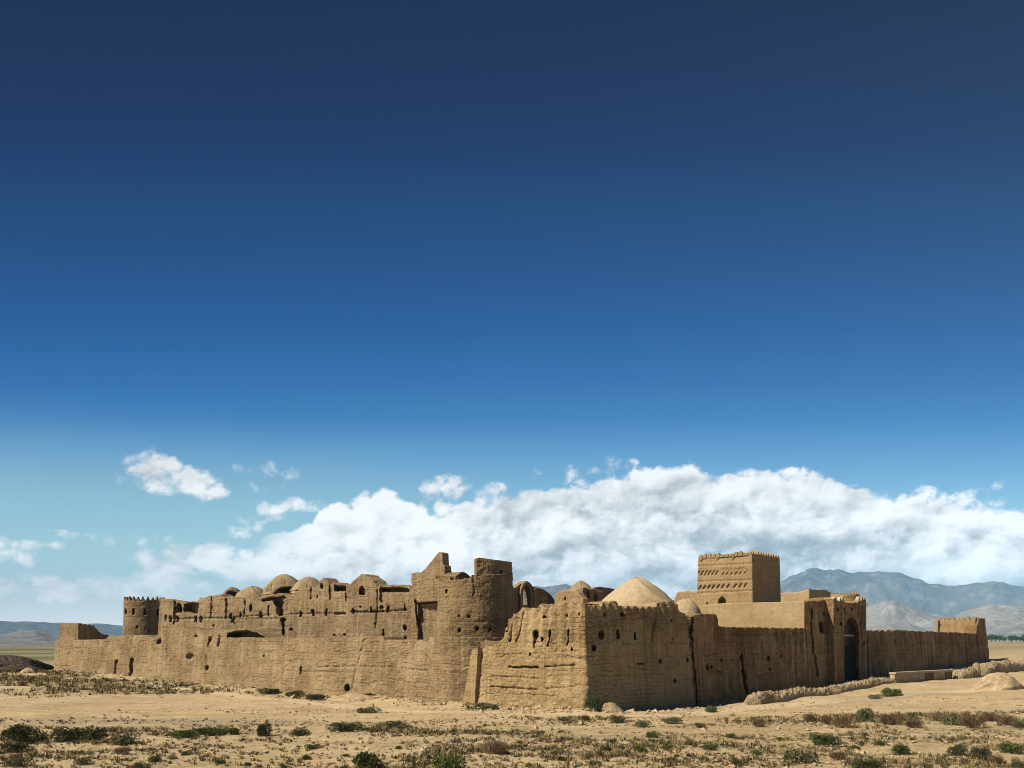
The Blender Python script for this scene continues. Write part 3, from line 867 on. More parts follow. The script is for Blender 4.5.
# ------------------------------------------------------------------ west corner turret
p0 = on_u(60, 2.2)
ct = thing('corner_turret', 'ruined square turret with a stepped broken wall, far end of the sunlit curtain wall', 'turret', (*p0, 0))
pl = on_u(np.arange(60.0, 78.4, .4), 2.35)
crn = pl[-1]
right = np.array([crn + TV * a for a in np.arange(.15, 7.8, .15)])
t_top = [(60, 624), (66, 623.2), (72, 623), (78, 623), (79.5, 624), (81, 623.4), (83, 625.2), (85, 623.4), (87, 625.6), (89, 624), (91.5, 626), (93, 624.4), (95, 627.5), (97, 629), (99, 631.5), (102, 634), (104, 634.4), (108, 634.6), (109, 636.5), (112, 638)]
mud_wall('turret_wall', np.concatenate([pl, right]), t_top, 0, .7, ct, M['curtain'], rows=64, batter=.03, rough=.05, big=.06, seed=8, jag=.03, rib=(.9, .05, 5), soft=2)

# ------------------------------------------------------------------ round towers
def circle_pts(cx, cy, r, step=.1):
    n = int(2 * math.pi * r / step)
    a = np.linspace(0, 2 * math.pi, n, endpoint=False)
    return np.stack([cx + r * np.cos(a), cy + r * np.sin(a)], -1)

def round_tower(name, label, pxl, pxr, Y, py_top, mat, n_mer, mer_px, cuts, batter=.03, seed=0, bot=0, group=None):
    cx = ((pxl + pxr) / 2 - 512) / F * Y
    r = (pxr - pxl) / 2 / F * Y
    zt = float(zpx(py_top, Y - r))
    th = thing(name, label, 'tower', (cx, Y, bot), group)
    mud_wall('tower_wall', circle_pts(cx, Y, r, .12), zt, bot, 1.3, th, mat, rows=70, batter=batter, rough=.035, big=.05, cuts=cuts, closed=True, seed=seed, jag=.02, cap_z=zt - 1.2)
    for i in range(n_mer):
        a = 2 * math.pi * i / n_mer
        nr = np.array([math.cos(a), math.sin(a)]); tg = np.array([-nr[1], nr[0]])
        h = mer_px / F * Y
        block('merlon', (cx + nr[0] * (r + .0), Y + nr[1] * (r + .0), zt - .04), tg, nr, 2 * math.pi * r / n_mer * .86, h * random.uniform(.88, 1.06), .35, mat, th, jitter(POINTED, .04))
    return th

Yl = float(on_u(144, 11)[1])
round_tower('round_tower', 'complete round tower with a crown of pointed merlons beside the broken inner wall', 125.6, 163.6, Yl, 601, M['drum'], 25, 5.0,
            [('line', [(125, 605.8), (164, 605.8)], .45, .09), ('arch', 134, 608.5, 614, .95, .5), ('arch', 145.3, 608.5, 614.5, .95, .5), ('arch', 157.5, 609, 615, .9, .5), ('arch', 126, 609, 614, .7, .5), ('ell', 137.5, 627, 1.4, 1.1, .4),
             ('line', [(125, 617), (164, 617)], .35, .04)], seed=21)

Yb = 79.0
bx, br_ = (475 - 512) / F * Yb, 3.30
bt = thing('ruined_tower', 'massive round tower, its head broken off but for one tall dark block', 'tower', (bx, Yb, 0))
def big_top(P, cpx):
    back = P[:, 1] > Yb + .3
    py = np.interp(cpx, [437, 440, 444, 448, 455, 462, 468, 472, 476, 490, 512], [581.5, 582, 582.5, 579.5, 579.5, 578.5, 578, 577, 576, 574, 574])
    return np.where(back, zpx(573.0, Yb) + .25 * np.sin(cpx * .17), zpx(py, P[:, 1]))
bcuts = [('ell', 446.5, 591.5, 1.4, 2.4, .6), ('line', [(441, 598), (478, 598)], .4, .06), ('ell', 459.5, 616, .9, 2.2, .4), ('ell', 469, 616.4, 1.9, 1.5, .4), ('ell', 460, 630.5, 1.1, 2.2, .45), ('ell', 477, 628.8, 1.6, 2.6, .5), ('ell', 489.5, 629.5, 1.1, 2.4, .5),
         ('line', [(473, 577), (475, 592), (473, 596)], .6, .2), ('line', [(441, 613), (500, 613)], .5, .05), ('line', [(441, 622), (500, 621)], .5, .05)]
mud_wall('tower_wall', circle_pts(bx, Yb, br_, .09), big_top, -.4, 1.6, bt, M['drum'], rows=100, batter=.018, rough=.06, big=.10, cuts=bcuts, closed=True, seed=30, jag=.08, cap_z=9.3)
# the block standing on the tower's east half: part of an upper storey
c0 = np.array([(476.2 - 512) / F * 76.3, 76.3])
a_pts = np.array([c0 + TV * a * 1.0 + np.array([.10, -.10]) * math.sin(a / 4.5 * math.pi) * 6 for a in np.arange(0, 4.3, .09)])
mud_wall('upper_storey', a_pts, [(470, 559.5), (476, 558.6), (480, 557.6), (486, 558.2), (492, 559), (500, 560.4), (507, 561.2), (514, 562.5)], float(zpx(592, 77)), .8, bt, M['drum'], rows=56, batter=.03, rough=.07, big=.10, seed=33, jag=.05,
         cuts=[('line', [(501, 571), (500, 583)], .9, .3), ('line', [(476, 577), (510, 577)], .7, .12)])
for px, py, w, h in [(449, 579.5, 3.2, 3.4), (454.5, 579.5, 2.6, 2.6), (471.5, 577.5, 2.5, 3.2), (465, 579, 3, 1.8)]:
    Yk = 77.6
    block('broken_stub', ((px - 512) / F * Yk, Yk, float(zpx(py + .8, Yk))), TU, NU, w / F * Yk, h / F * Yk, .5, M['drum'], bt, jitter(ROUNDED, .15))

# swelling base of the ruined tower, part of the defensive line
pb_ = circle_pts(bx - .2, Yb - .35, 3.75, .10)
mud_wall('tower_plinth', pb_, float(zpx(637.0, Yb - 3.9)), -1.2, .5, bt, M['curtain'], rows=70, batter=.05, rough=.07, big=.12, closed=True, seed=36, jag=.05, cap_z=float(zpx(637.4, Yb - 3.9)) - .25,
         cuts=[('line', [(440, 672), (480, 674)], .5, .1)])

# ------------------------------------------------------------------ inner wall
i_top = [(150, 599), (165, 598.5), (174, 600.5), (184, 602), (198, 601), (200, 597.5), (206, 597), (211, 595.2), (212, 596), (221, 594), (223, 597), (229, 597.2), (231, 596), (240, 599), (247, 599.3), (255, 598), (262, 597.6), (266, 596.8), (272, 595), (279, 593.2), (283, 593.6), (286, 595.4), (289, 595.8), (293, 593.4), (297, 591), (303, 588.6), (308, 588.2), (311, 586.6), (314, 588), (316, 585.4), (318, 585), (319.5, 581), (323, 577.2), (326, 579), (329, 583.5), (331, 585), (333, 583.6), (336, 582.4), (341, 584), (346, 586.4), (347.5, 585.6), (349.5, 585),
         (351.5, 584), (355, 580), (359, 576), (362.5, 573.6), (366, 575), (371, 578.4), (373.5, 580.5), (376.5, 585), (377.5, 587.6), (381, 585.4), (384, 586.4), (387, 584.4), (390, 586), (394, 584), (397, 585.8), (401, 584.2), (404, 585.8), (407, 584.6), (410, 587), (413, 590), (424, 592)]
i_cuts = [('box', 166, 284, 618.2, 619.4, .16), ('line', [(166, 619.2), (225, 618), (272, 614.8)], .7, .2), ('line', [(290, 614.2), (316, 613.6), (347, 612.8)], .6, .2), ('line', [(352, 612), (375, 612), (388, 611), (408, 610)], .7, .22), ('line', [(336, 613.8), (346, 613.3)], .8, .3)]
for x, y in [(166.5, 618), (171, 619), (178, 619), (197, 619), (202, 619), (232.5, 616.3), (241.5, 615), (262, 614.5), (302, 614), (314, 613), (327, 612.4), (354.5, 611.5), (372.6, 609.8), (389, 609), (406, 606.3)]:
    i_cuts.append(('arch', x, y - 2.4 - (x * 7 % 1.3), y + 2.4 + (x * 5 % 1.2), .72 + (x * 3 % .35), .4))
i_cuts += [('line', [(x, y0), (x, y1)], .55, .28) for x, y0, y1 in [(175, 601, 624), (211.6, 597, 618), (227, 599, 618), (245.4, 600, 616), (269, 606, 616), (311, 588, 599), (330.5, 586, 599), (347, 588, 601), (381.5, 589, 602)]]
i_cuts += [('line', [(264, 600.5), (272, 598.6), (284, 597.6)], 1.8, .75), ('line', [(277, 600), (280.5, 606)], 4.6, .75), ('line', [(280.5, 605), (281, 613.5)], 3.0, .75), ('box', 334.6, 346.4, 585.6, 591, .75), ('under', 382, 409.6, [(382, 587.6), (390, 588.2), (400, 587.6), (410, 589)], 591.8, .75)]
i_cuts += [('arch', 366 - 3, 586.4, 594.4, 3.0, .8), ('arch', 179.5, 603, 612.5, 2.7, .85), ('under', 184.8, 198.6, [(184.8, 605), (188, 603.4), (194, 602.9), (198.6, 603.6)], 611.5, .85), ('line', [(190, 611), (196.5, 612.5)], 2.0, .8), ('line', [(251.3, 605), (251.3, 611)], .9, .45), ('line', [(285, 619), (285.5, 637)], 1.2, .5), ('ell', 284.5, 620, 3, 2.5, .4),
           ('ell', 406.5, 628, 2.4, 3.4, .7), ('ell', 407, 638, 2.0, 1.4, .6), ('line', [(386, 630), (385, 637)], 1.1, .5), ('ell', 337, 635, 1.3, 1.0, .4), ('ell', 347, 635, 1.5, 1.0, .4), ('ell', 317.4, 597, .9, 2.4, .3), ('ell', 293, 629.5, 1.5, 1.2, .4), ('ell', 236, 623, 1.2, 1.8, .3),
           ('line', [(233, 622), (236, 618)], .9, .25), ('ell', 215, 626, 1.3, 1.3, .3), ('line', [(378, 590), (377.5, 628)], .8, .2), ('ell', 362, 607, .9, .9, .3), ('ell', 382, 607.5, 1.6, 1.8, .3), ('ell', 321.5, 586, 1.5, 3.0, .4), ('line', [(275, 631), (284, 631)], .6, .15)]
inner = thing('rampart_wall', 'tall broken rampart behind the curtain wall, pierced by small holes and topped by a pointed gable', 'wall', (*on_u(290, 9.0), 0))
mud_wall('wall_face', on_u(np.arange(160, 420, .62), 9.0), i_top, 0, 1.6, inner, M['inner'], rows=96, batter=.035, rough=.08, big=.14, cuts=i_cuts, seed=40, jag=.09, rib=(1.2, .045, 4))
# thin arch rim over the two torn rooms and slabs of broken vault
strip_roof('vault_remnant', on_u, 9.2, 257, 281, lambda t: 598.6 - 4.2 * math.sin(t * 1.9), 1.6, M['inner'], inner, .35)
# tall fragment beside the ruined tower
fr = thing('ruined_wall', 'tall slanting wall fragment rising to a point beside the ruined round tower', 'wall', (*on_u(428, 6.6), 0))
f_top = [(411.5, 574), (413, 573.4), (417, 572.4), (419, 573.6), (422, 572), (426, 567.5), (430, 562.5), (434, 557.5), (437, 553.8), (439, 551.7), (441, 552), (442, 553), (442.4, 564.5), (444.6, 565.5), (445, 577)]
mud_wall('wall_face', on_u(np.arange(412, 445, .5), 5.6), f_top, 0, .8, fr, M['inner'], rows=120, batter=.01, rough=.05, big=.08, seed=50, jag=.02,
         cuts=[('line', [(418, 603.6), (439, 602.6)], 1.2, .3), ('box', 418.5, 439, 605, 642, .25), ('line', [(415.5, 601), (416, 612), (418.5, 626)], .9, .45), ('ell', 437, 640, 3, 3, .3), ('ell', 440, 577.6, 5, .8, .3)])
mud_wall('wall_return', np.array([on_u(442.5, 5.6) + TV * a for a in np.arange(.1, 2.6, .1)]), [(440, 560), (446, 566), (448, 564.5), (450, 566), (452, 574), (460, 578)], 0, .5, fr, M['inner'], rows=60, rough=.06, seed=52)

# ------------------------------------------------------------------ domes
def dome(name, label, px, py_top, py_rim, wpx, Y, mat, pw=.5, sharp=0.0, group=None, opening=None, seed=0):
    """a mud dome on a square-footed drum; opening: (azimuth deg, half-angle deg, height fraction) torn open arch"""
    if px < 330:
        for _ in range(4):
            Y = float(on_u(px, 9.0 + 2.6 + wpx / 2 / F * Y)[1])
    cx, r = (px - 512) / F * Y, wpx / 2 / F * Y
    zr, zt = float(zpx(py_rim, Y)), float(zpx(py_top, Y))
    h = zt - zr
    th = thing(name, label, 'dome', (cx, Y, 0), group)
    na, nr_ = 96, 40
    a = np.linspace(0, 2 * math.pi, na, endpoint=False)
    q = np.linspace(0, 1, nr_)
    rr = r * (1 - q ** 2) ** pw if not sharp else r * ((1 - sharp) * (1 - q ** 2) ** pw + sharp * (1 - q))
    A_, Q = np.meshgrid(a, q, indexing='ij')
    Rr = np.repeat(rr[None], na, 0)
    nz = fbm(2 + 1.7 * np.cos(A_) + Q * 1.3, 2 + 1.7 * np.sin(A_) + Q * 1.9, 5, seed + 60, .6) - .5
    Rr = Rr * (1 + .20 * nz)
    X, Yy, Z = cx + Rr * np.cos(A_), Y + Rr * np.sin(A_), zr + h * Q + .5 * nz * (1 - Q * .5)
    V = np.stack([X, Yy, Z], -1).reshape(-1, 3)
    fs = []
    keep = np.ones((na, nr_), bool)
    if opening:
        oa, oh, ohq = opening
        d = np.abs((np.degrees(a) - oa + 180) % 360 - 180)
        for i in range(na):
            if d[i] < oh:
                keep[i, :int(nr_ * ohq * math.sqrt(max(0, 1 - (d[i] / oh) ** 2)))] = False
    for i in range(na):
        j = (i + 1) % na
        for k in range(nr_ - 1):
            if keep[i, k]:
                fs.append((i * nr_ + k, j * nr_ + k, j * nr_ + k + 1, i * nr_ + k + 1))
    used = np.unique(np.array(fs).ravel())
    uv = np.stack([A_ * r, Z], -1).reshape(-1, 2)
    o = mesh_np('dome_shell', V, fs, mat, th, uv, True)
    md = o.modifiers.new('shell thickness', 'SOLIDIFY'); md.thickness = .28; md.offset = -1
    ring = circle_pts(cx, Y, r * 1.0, .25)
    n = len(ring)
    DV = np.concatenate([np.column_stack([ring, np.full(n, zr + .03)]), np.column_stack([ring, np.zeros(n)])])
    mesh_np('drum', DV, [(i, (i + 1) % n, n + (i + 1) % n, n + i)[::-1] for i in range(n)] + [tuple(range(n))], mat, th, DV[:, [0, 2]], True)
    return th

dome('dome', 'broad pale dome with a dark torn arch, the highest above the rampart', 285, 574.2, 596, 45, 113, M['old_dome'], .5, .30, opening=(-66, 42, .42), seed=1)
dome('dome', 'low pale dome between the torn vault and the broad dome', 253, 586.2, 600, 36, 112, M['old_dome'], .5, .35, seed=2)
dome('dome', 'dark opened vault shell at the rampart head, next to the low pale dome', 232.5, 587.4, 601, 23, 113, M['inner'], .5, .1, opening=(-80, 62, .80), seed=3)
dome('dome', 'pale dome half hidden behind the rampart near the small gable', 309, 577, 592, 36, 118, M['old_dome'], .5, .3, seed=4)
dome('dome', 'tiny rounded dome leaning against the broad dome', 272, 583, 595, 14, 111, M['inner'], .5, 0, seed=6)
dome('dome', 'large smooth pointed dome behind the corner bastion', 638, 577.2, 613, 95, 88, M['dome'], .5, .74, seed=5)
dome('dome', 'small pale pointed dome with crumbling side, seen beside the ruined arch', 580.5, 581, 599, 38, 112, M['old_dome'], .5, .6, seed=7)
dome('dome', 'small smooth dome between the corner bastion and the square tower', 686, 598.6, 618, 31, 82, M['dome'], .5, .2, seed=8)

# ------------------------------------------------------------------ ruined hall with open arch
hall = thing('ruined_arch', 'dark ruined wall with a tall pointed archway open to the sky', 'ruin', (*on_v(530, 22.0), 0))
plate('arch_wall', [(509, 690), (509, 588), (512, 586.6), (515, 588), (519, 584.6), (522, 583.4), (525, 581), (527, 580.8), (530, 582.6), (533, 586.6), (536, 587.4), (540, 588.4), (544, 589.6), (549, 593.4), (553, 597.6), (555.5, 602), (556.5, 606), (557, 690)],
      [[(523.4, 605), (523.0, 597), (523.6, 590.5), (525.2, 587), (526.8, 585.6), (528.6, 587.4), (529.8, 591), (530.4, 598), (530.2, 605)]], on_v, 22.0, .8, M['inner'], hall)
plate('pier', [(533.5, 690), (533.8, 590), (535.6, 588.4), (537.5, 590), (537.8, 690)], [], on_v, 21.6, .38, M['inner'], hall)
plate('arch_rim', [(520.6, 612), (520.4, 594), (521.6, 587.6), (524, 583.2), (526.8, 581.4), (529.6, 583.6), (532, 588.2), (533, 595), (533, 612), (531, 612), (530.9, 598), (530.2, 590.6), (528.8, 586.8), (526.8, 584.9), (524.9, 586.4), (523, 590.2), (522.4, 598), (522.6, 612)], [], on_v, 21.7, .28, M['inner'], hall)

back = thing('ruined_room', 'crumbled room walls standing in front of the small pointed dome', 'ruin', (*on_u(572, 20), 0))
mud_wall('room_wall', on_u(np.arange(555, 584, .5), 20), [(555, 596), (558, 592), (562, 590.4), (570, 589.6), (575, 590), (579, 593), (584, 599)], 0, .7, back, M['tower'], rows=70, rough=.05, seed=61, cuts=[('line', [(560, 600), (580, 598)], .5, .12), ('ell', 565, 599, 1, 1.2, .3)])
mud_wall('room_return', np.array([on_u(583, 21) + TV * a for a in np.arange(0, 5.5, .1)]), [(580, 588.6), (585, 587.6), (590, 588.4), (594, 589.2), (600, 590.6), (620, 600)], 0, .6, back, M['inner'], rows=60, rough=.1, big=.25, seed=62, cuts=[('ell', 588, 594, 1.6, 4, .4), ('ell', 595, 598, 2, 5, .4)])
vault = thing('ruined_vault', 'dark broken vault behind the large smooth dome', 'ruin', (*on_v(602, 26), 0))
plate('vault_wall', [(592, 690), (592, 590), (595, 587.6), (600, 586.8), (606, 587.6), (612, 588.4), (620, 591), (632, 594), (632, 690)], [], on_v, 26, .8, M['inner'], vault)
rem = thing('ruined_wall', 'jagged dark wall stub on the shaded shoulder of the large smooth dome', 'wall', (*on_v(660, 9), 0))
mud_wall('wall_face', on_v(np.arange(644, 672, .5), 16.0), [(644, 592), (648, 587.5), (652, 585.8), (656, 587.4), (659, 590), (663, 594.5), (668, 598.5), (672, 600)], 0, .6, rem, M['inner'], rows=70, rough=.09, seed=64)

# ------------------------------------------------------------------ corner bastion
bas = thing('corner_bastion', 'big square corner bastion with one sunlit slit-pierced face and one shaded face', 'bastion', (CX, CY + 4, 0))
lf = on_u(np.arange(481.6, 584.8, .62), 0.0); rt = on_v(np.arange(585.7, 689.5, .62), 0.0)
bpts = np.concatenate([lf, np.array([[CX, CY]]), rt])
b_top = [(478, 650), (482, 648.6), (490, 646.4), (499, 644), (503, 640), (505.6, 636), (506, 629), (508, 627.6), (509.8, 626.4), (510, 619.5), (512, 617.6), (515, 615), (519, 612), (523, 608.8), (527, 608.4), (531, 610.4), (533, 610), (537, 608.4), (539, 606), (541.5, 604.7), (544, 606.2), (546, 607.2), (549, 606.8), (553, 604.6), (557, 603.6),
         (560, 604.8), (564, 604), (568, 605), (573, 602.8), (578, 604), (584, 603.2), (586, 605.4), (592, 605.8), (600, 605.4), (602, 603.8), (606, 603), (611, 602.8), (614, 600.8), (617, 603), (619, 607), (624, 607.4), (630, 606.6), (638, 607.8), (646, 607.2), (655, 607), (658, 602.8), (662, 601.6), (667.5, 600.8), (673, 602), (677, 604.4), (680, 612), (684, 614), (688, 616.6), (690, 618)]
b_cuts = []
for x, y in [(537.6, 630.6), (551.7, 629.6), (570, 628.6)]:
    b_cuts += [('arch', x, y, y + 7.0, 1.75, .8), ('line', [(x - .2, y + 6), (x - 1.8, y + 16.5)], .75, .22)]
for x, y in [(600, 631), (616, 630.4), (634, 632)]:
    b_cuts += [('arch', x, y - .6, y + 7.6, 1.5, .8)]
b_cuts += [('ell', 544.4, 639.2, 1.2, 2.2, .5), ('ell', 580, 614.3, 1.5, 1.5, .4), ('ell', 546, 617, 1.2, 1.5, .4), ('ell', 567, 615.6, .9, 1.3, .3), ('ell', 573.2, 649.6, 1.0, 1.9, .4), ('ell', 533, 654.7, 1.1, 1.8, .3), ('ell', 511.5, 640.5, 1.0, 2.4, .3), ('ell', 508.6, 631.6, 1.8, .9, .35),
           ('line', [(512.5, 666), (516, 667), (541, 667.2)], .85, .24), ('line', [(548, 666.8), (577, 665)], .75, .2), ('line', [(496, 676), (504, 676.4), (541, 678.2)], .55, .14), ('line', [(495, 686.4), (540, 689.4)], .7, .2), ('line', [(549, 688.6), (580, 686)], .5, .12),
           ('line', [(549, 655), (545, 668), (543.5, 706)], 2.0, -.12), ('line', [(525.6, 612), (518, 642)], .6, .12), ('line', [(514, 620), (511, 640)], .6, .12), ('line', [(500, 654.5), (580, 651)], .4, .08),
           ('ell', 670, 620.5, 1.4, 1.5, .5), ('ell', 671.3, 639, .9, 1.0, .4), ('ell', 591.5, 647.5, 2.2, 3.2, .6), ('ell', 671.3, 680.8, 1.8, 2.2, .6), ('ell', 658.4, 661, 1.5, 2.6, .3), ('ell', 685, 660, 1.0, 2.6, .5), ('ell', 604, 614.6, 1.6, 2.4, .35), ('ell', 622, 614.4, 1.6, 2.4, .35),
           ('line', [(650, 645), (688, 644.6)], .7, -.10), ('line', [(612, 682), (640, 683), (686, 682.4)], .7, -.10), ('line', [(596, 675), (690, 674)], .5, .08), ('line', [(634, 663.6), (641, 663.4)], .5, .25), ('line', [(655, 612), (651, 640)], .7, .12), ('line', [(689, 626), (688.6, 640), (688, 647)], .9, .35)]
mud_wall('wall_face', bpts, b_top, -1.4, 2.3, bas, M['bastion'], rows=128, batter=.055, rough=.075, big=.16, cuts=b_cuts, seed=70, jag=.09, rib=(.95, .11, 4.4), soft=3, teeth=[(516, 584, 9.6, 3.2), (587, 656, 7.5, 2.6)])
# both faces share one mud material; the shaded one has no separate skin
# (built above as one wall round the corner)

# leaning buttress at the bastion's edge
bu = thing('leaning_buttress', 'narrow leaning mud buttress split from the corner bastion by a dark gap', 'buttress', (*on_u(470, -.6), -.7))
V = []
for px0, px1, py in [(461.0, 474.2, 708), (465.2, 475.6, 690), (468.2, 476.8, 670), (470.6, 477.4, 655), (472.4, 477.6, 649.5), (474.4, 477.4, 648.0)]:
    for px in (px0, px1):
        p = on_u(px, -.75)
        z = float(zpx(py, p[1]))
        V.append((p[0], p[1], z)); V.append((p[0] - NU[0] * 2.6, p[1] - NU[1] * 2.6, z))
V = np.array(V); V += (np.array([fbm(V[:, 2] * 2 + i * 7, V[:, 0] * 2, 2, 80 + i) - .5 for i in range(3)]).T) * .14
fs = []
for i in range(5):
    a, c = i * 4, i * 4 + 4
    fs += [(a, a + 2, c + 2, c), (a + 2, a + 3, c + 3, c + 2), (a + 3, a + 1, c + 1, c + 3), (a + 1, a, c, c + 1)]
fs += [(20, 22, 23, 21), (0, 1, 3, 2)]
mesh_np('buttress_body', V, fs, M['bastion'], bu, np.column_stack([V[:, 0] * 1.4, V[:, 2]]), False)
p = on_u(470, -.5)
zz = float(zpx(666, p[1]))
q0 = np.array([p[0] - .6, p[1] - .1, zz - .35]); q1 = np.array([p[0] + .75, p[1] + .1, zz + .3])
def stick(name, a, c, r, mat, parent):
    a = np.array(a, float); c = np.array(c, float); d = (c - a) / np.linalg.norm(c - a)
    u = np.cross(d, (0, 0, 1)); u /= np.linalg.norm(u) + 1e-9; w = np.cross(d, u)
    V = [e + r * (math.cos(k * math.pi / 4) * u + math.sin(k * math.pi / 4) * w) for e in (a, c) for k in range(8)]
    return mesh_np(name, V, [(k, (k + 1) % 8, 8 + (k + 1) % 8, 8 + k) for k in range(8)] + [tuple(range(7, -1, -1)), tuple(range(8, 16))], mat, parent, np.array(V)[:, [0, 2]], True)
stick('wedged_beam', q0, q1, .11, M['rubble'], bu)

# ------------------------------------------------------------------ east curtain, first length
e1 = thing('curtain_wall', 'shaded brown curtain wall between the corner bastion and the gatehouse', 'wall', (*on_v(750, .8), 0))
e1_cuts = [('line', [(740, 655), (740.4, 664), (741.5, 680), (744.5, 696), (745.5, 708)], 1.0, .7), ('line', [(690.5, 618), (690, 650), (691.5, 668), (692.5, 690), (693.5, 708)], .8, .5), ('line', [(700, 671.6), (738, 672)], .6, .12), ('line', [(696, 680.5), (738, 680)], .6, -.08),
           ('line', [(748, 677), (806, 672)], .8, -.10), ('ell', 739.6, 657.4, 1.7, 1.8, .5), ('ell', 719.4, 660, 1.0, 2.0, .4), ('ell', 705, 667, 1.0, 3.0, .4), ('ell', 708.4, 667, .9, 2.6, .4), ('ell', 766.6, 658, 1.2, 3.0, .4), ('ell', 778.8, 655.6, 1.1, 1.9, .4), ('ell', 730, 659.4, .9, 1.8, .3), ('ell', 767, 668.6, .9, 1.4, .3),
           ('line', [(720, 634), (800, 633)], .8, .10), ('line', [(780, 656), (781, 690)], 1.2, -.10), ('line', [(809.6, 628), (811, 650), (814, 666)], 1.0, .35)]
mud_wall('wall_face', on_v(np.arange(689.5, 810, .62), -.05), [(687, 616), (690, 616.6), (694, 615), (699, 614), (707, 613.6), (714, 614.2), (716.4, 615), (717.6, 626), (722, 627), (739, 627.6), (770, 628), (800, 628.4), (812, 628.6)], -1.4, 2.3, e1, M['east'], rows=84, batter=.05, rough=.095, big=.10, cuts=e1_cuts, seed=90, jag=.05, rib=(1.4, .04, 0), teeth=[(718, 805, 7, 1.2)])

# ------------------------------------------------------------------ gatehouse
gate = thing('gatehouse', 'shaded mud gatehouse with a deep pointed gateway and a wooden door', 'gatehouse', (*on_v(845, 1), 0.4))
gc = np.array([CX, CY]) + TV * 32.75 + TU * .15
gpx = 512 + F * gc[0] / gc[1]
g1 = on_v(np.arange(gpx + .3, 834.2, .45), -.15)
g_top = [(805, 602), (806, 601.8), (812, 601), (818, 601.6), (822, 600.4), (826, 599.2), (829.7, 598), (832, 597), (834, 597.5)]
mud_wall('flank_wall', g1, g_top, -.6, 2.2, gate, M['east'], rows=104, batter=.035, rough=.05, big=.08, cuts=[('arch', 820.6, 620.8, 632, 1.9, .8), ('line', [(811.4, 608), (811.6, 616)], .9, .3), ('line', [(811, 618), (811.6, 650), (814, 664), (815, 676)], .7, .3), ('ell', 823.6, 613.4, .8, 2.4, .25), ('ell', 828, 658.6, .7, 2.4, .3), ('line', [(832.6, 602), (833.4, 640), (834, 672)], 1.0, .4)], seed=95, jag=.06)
g2 = on_v(np.arange(833.4, 866.2, .32), -1.0)
p_top = [(833, 598.6), (835, 598.4), (837, 599.8), (840, 601.8), (841, 600), (843, 600.6), (846, 603), (852, 603), (857, 602.6), (860, 600), (861.6, 600.6), (862.6, 599.4), (866, 599.8)]
g_cuts = [('arch', 850.9, 616.6, 684, 7.0, .62), ('ell', 837.6, 609.4, .8, 2.0, .3), ('ell', 844, 609.2, .8, 1.9, .3), ('ell', 851.4, 609, .8, 2.2, .3), ('ell', 841.2, 623.6, 1.1, 2.4, .5), ('line', [(857.8, 604), (858.4, 614)], .5, .16), ('line', [(860.8, 606), (861.6, 678)], .7, .14), ('line', [(834.6, 606), (866, 607.4)], .35, .05), ('ell', 863, 643, 1.2, 2.6, .2)]
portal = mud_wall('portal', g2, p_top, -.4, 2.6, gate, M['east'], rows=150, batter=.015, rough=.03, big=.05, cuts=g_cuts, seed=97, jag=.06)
gl = np.array([on_v(833.6, -1.0) - NV * a for a in np.arange(1.0, -.01, -.1)])
mud_wall('portal_return', gl - TV * .02, [(820, 598.6), (840, 598.6)], -.2, .3, gate, M['plaster'], rows=60, batter=0, rough=.03, big=.03, seed=98)
def on_plane_quad(name, plane, off, pts, mat, parent, thick=.06):
    return plate(name, pts, [], plane, off, thick, mat, parent)
dpl = -.42
dr = None
for x0, x1 in ((842.6, 848.6), (848.8, 855.6)):
    dr = on_plane_quad('door_leaf', on_v, dpl, [(x0, 683), (x0, 649), ((x0 + x1) / 2, 646.6), (x1, 649), (x1, 683)], M['door'], portal)
on_plane_quad('tympanum', on_v, .22, [(840, 646), (840, 617), (856, 617), (856, 646)], M['red_vault'], portal)
bm0, bm1 = on_v(843.4, -.5), on_v(855.4, -.5)
stick('lintel_beam', (*bm0, float(zpx(635.2, bm0[1]))), (*bm1, float(zpx(635.6, bm1[1]))), .10, M['beam'], portal)
for px in (834.8, 836.2, 840.6, 843, 859.4, 862.6, 865):
    p = on_v(px, -.98)
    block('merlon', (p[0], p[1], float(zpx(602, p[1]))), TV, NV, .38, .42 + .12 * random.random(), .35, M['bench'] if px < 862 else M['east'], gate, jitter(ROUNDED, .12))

# the backs of the openings, coloured dark for the shade deep inside
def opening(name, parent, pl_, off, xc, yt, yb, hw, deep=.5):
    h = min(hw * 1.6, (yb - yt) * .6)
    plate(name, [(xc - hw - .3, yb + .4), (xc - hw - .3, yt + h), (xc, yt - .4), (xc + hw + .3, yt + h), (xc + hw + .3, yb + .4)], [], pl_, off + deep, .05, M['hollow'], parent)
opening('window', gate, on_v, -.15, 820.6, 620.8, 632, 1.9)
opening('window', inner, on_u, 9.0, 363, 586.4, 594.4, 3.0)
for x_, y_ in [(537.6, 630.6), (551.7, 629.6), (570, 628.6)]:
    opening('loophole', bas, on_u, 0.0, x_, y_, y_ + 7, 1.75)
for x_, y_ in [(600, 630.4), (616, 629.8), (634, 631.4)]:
    opening('loophole', bas, on_v, 0.0, x_, y_, y_ + 8, 1.5)

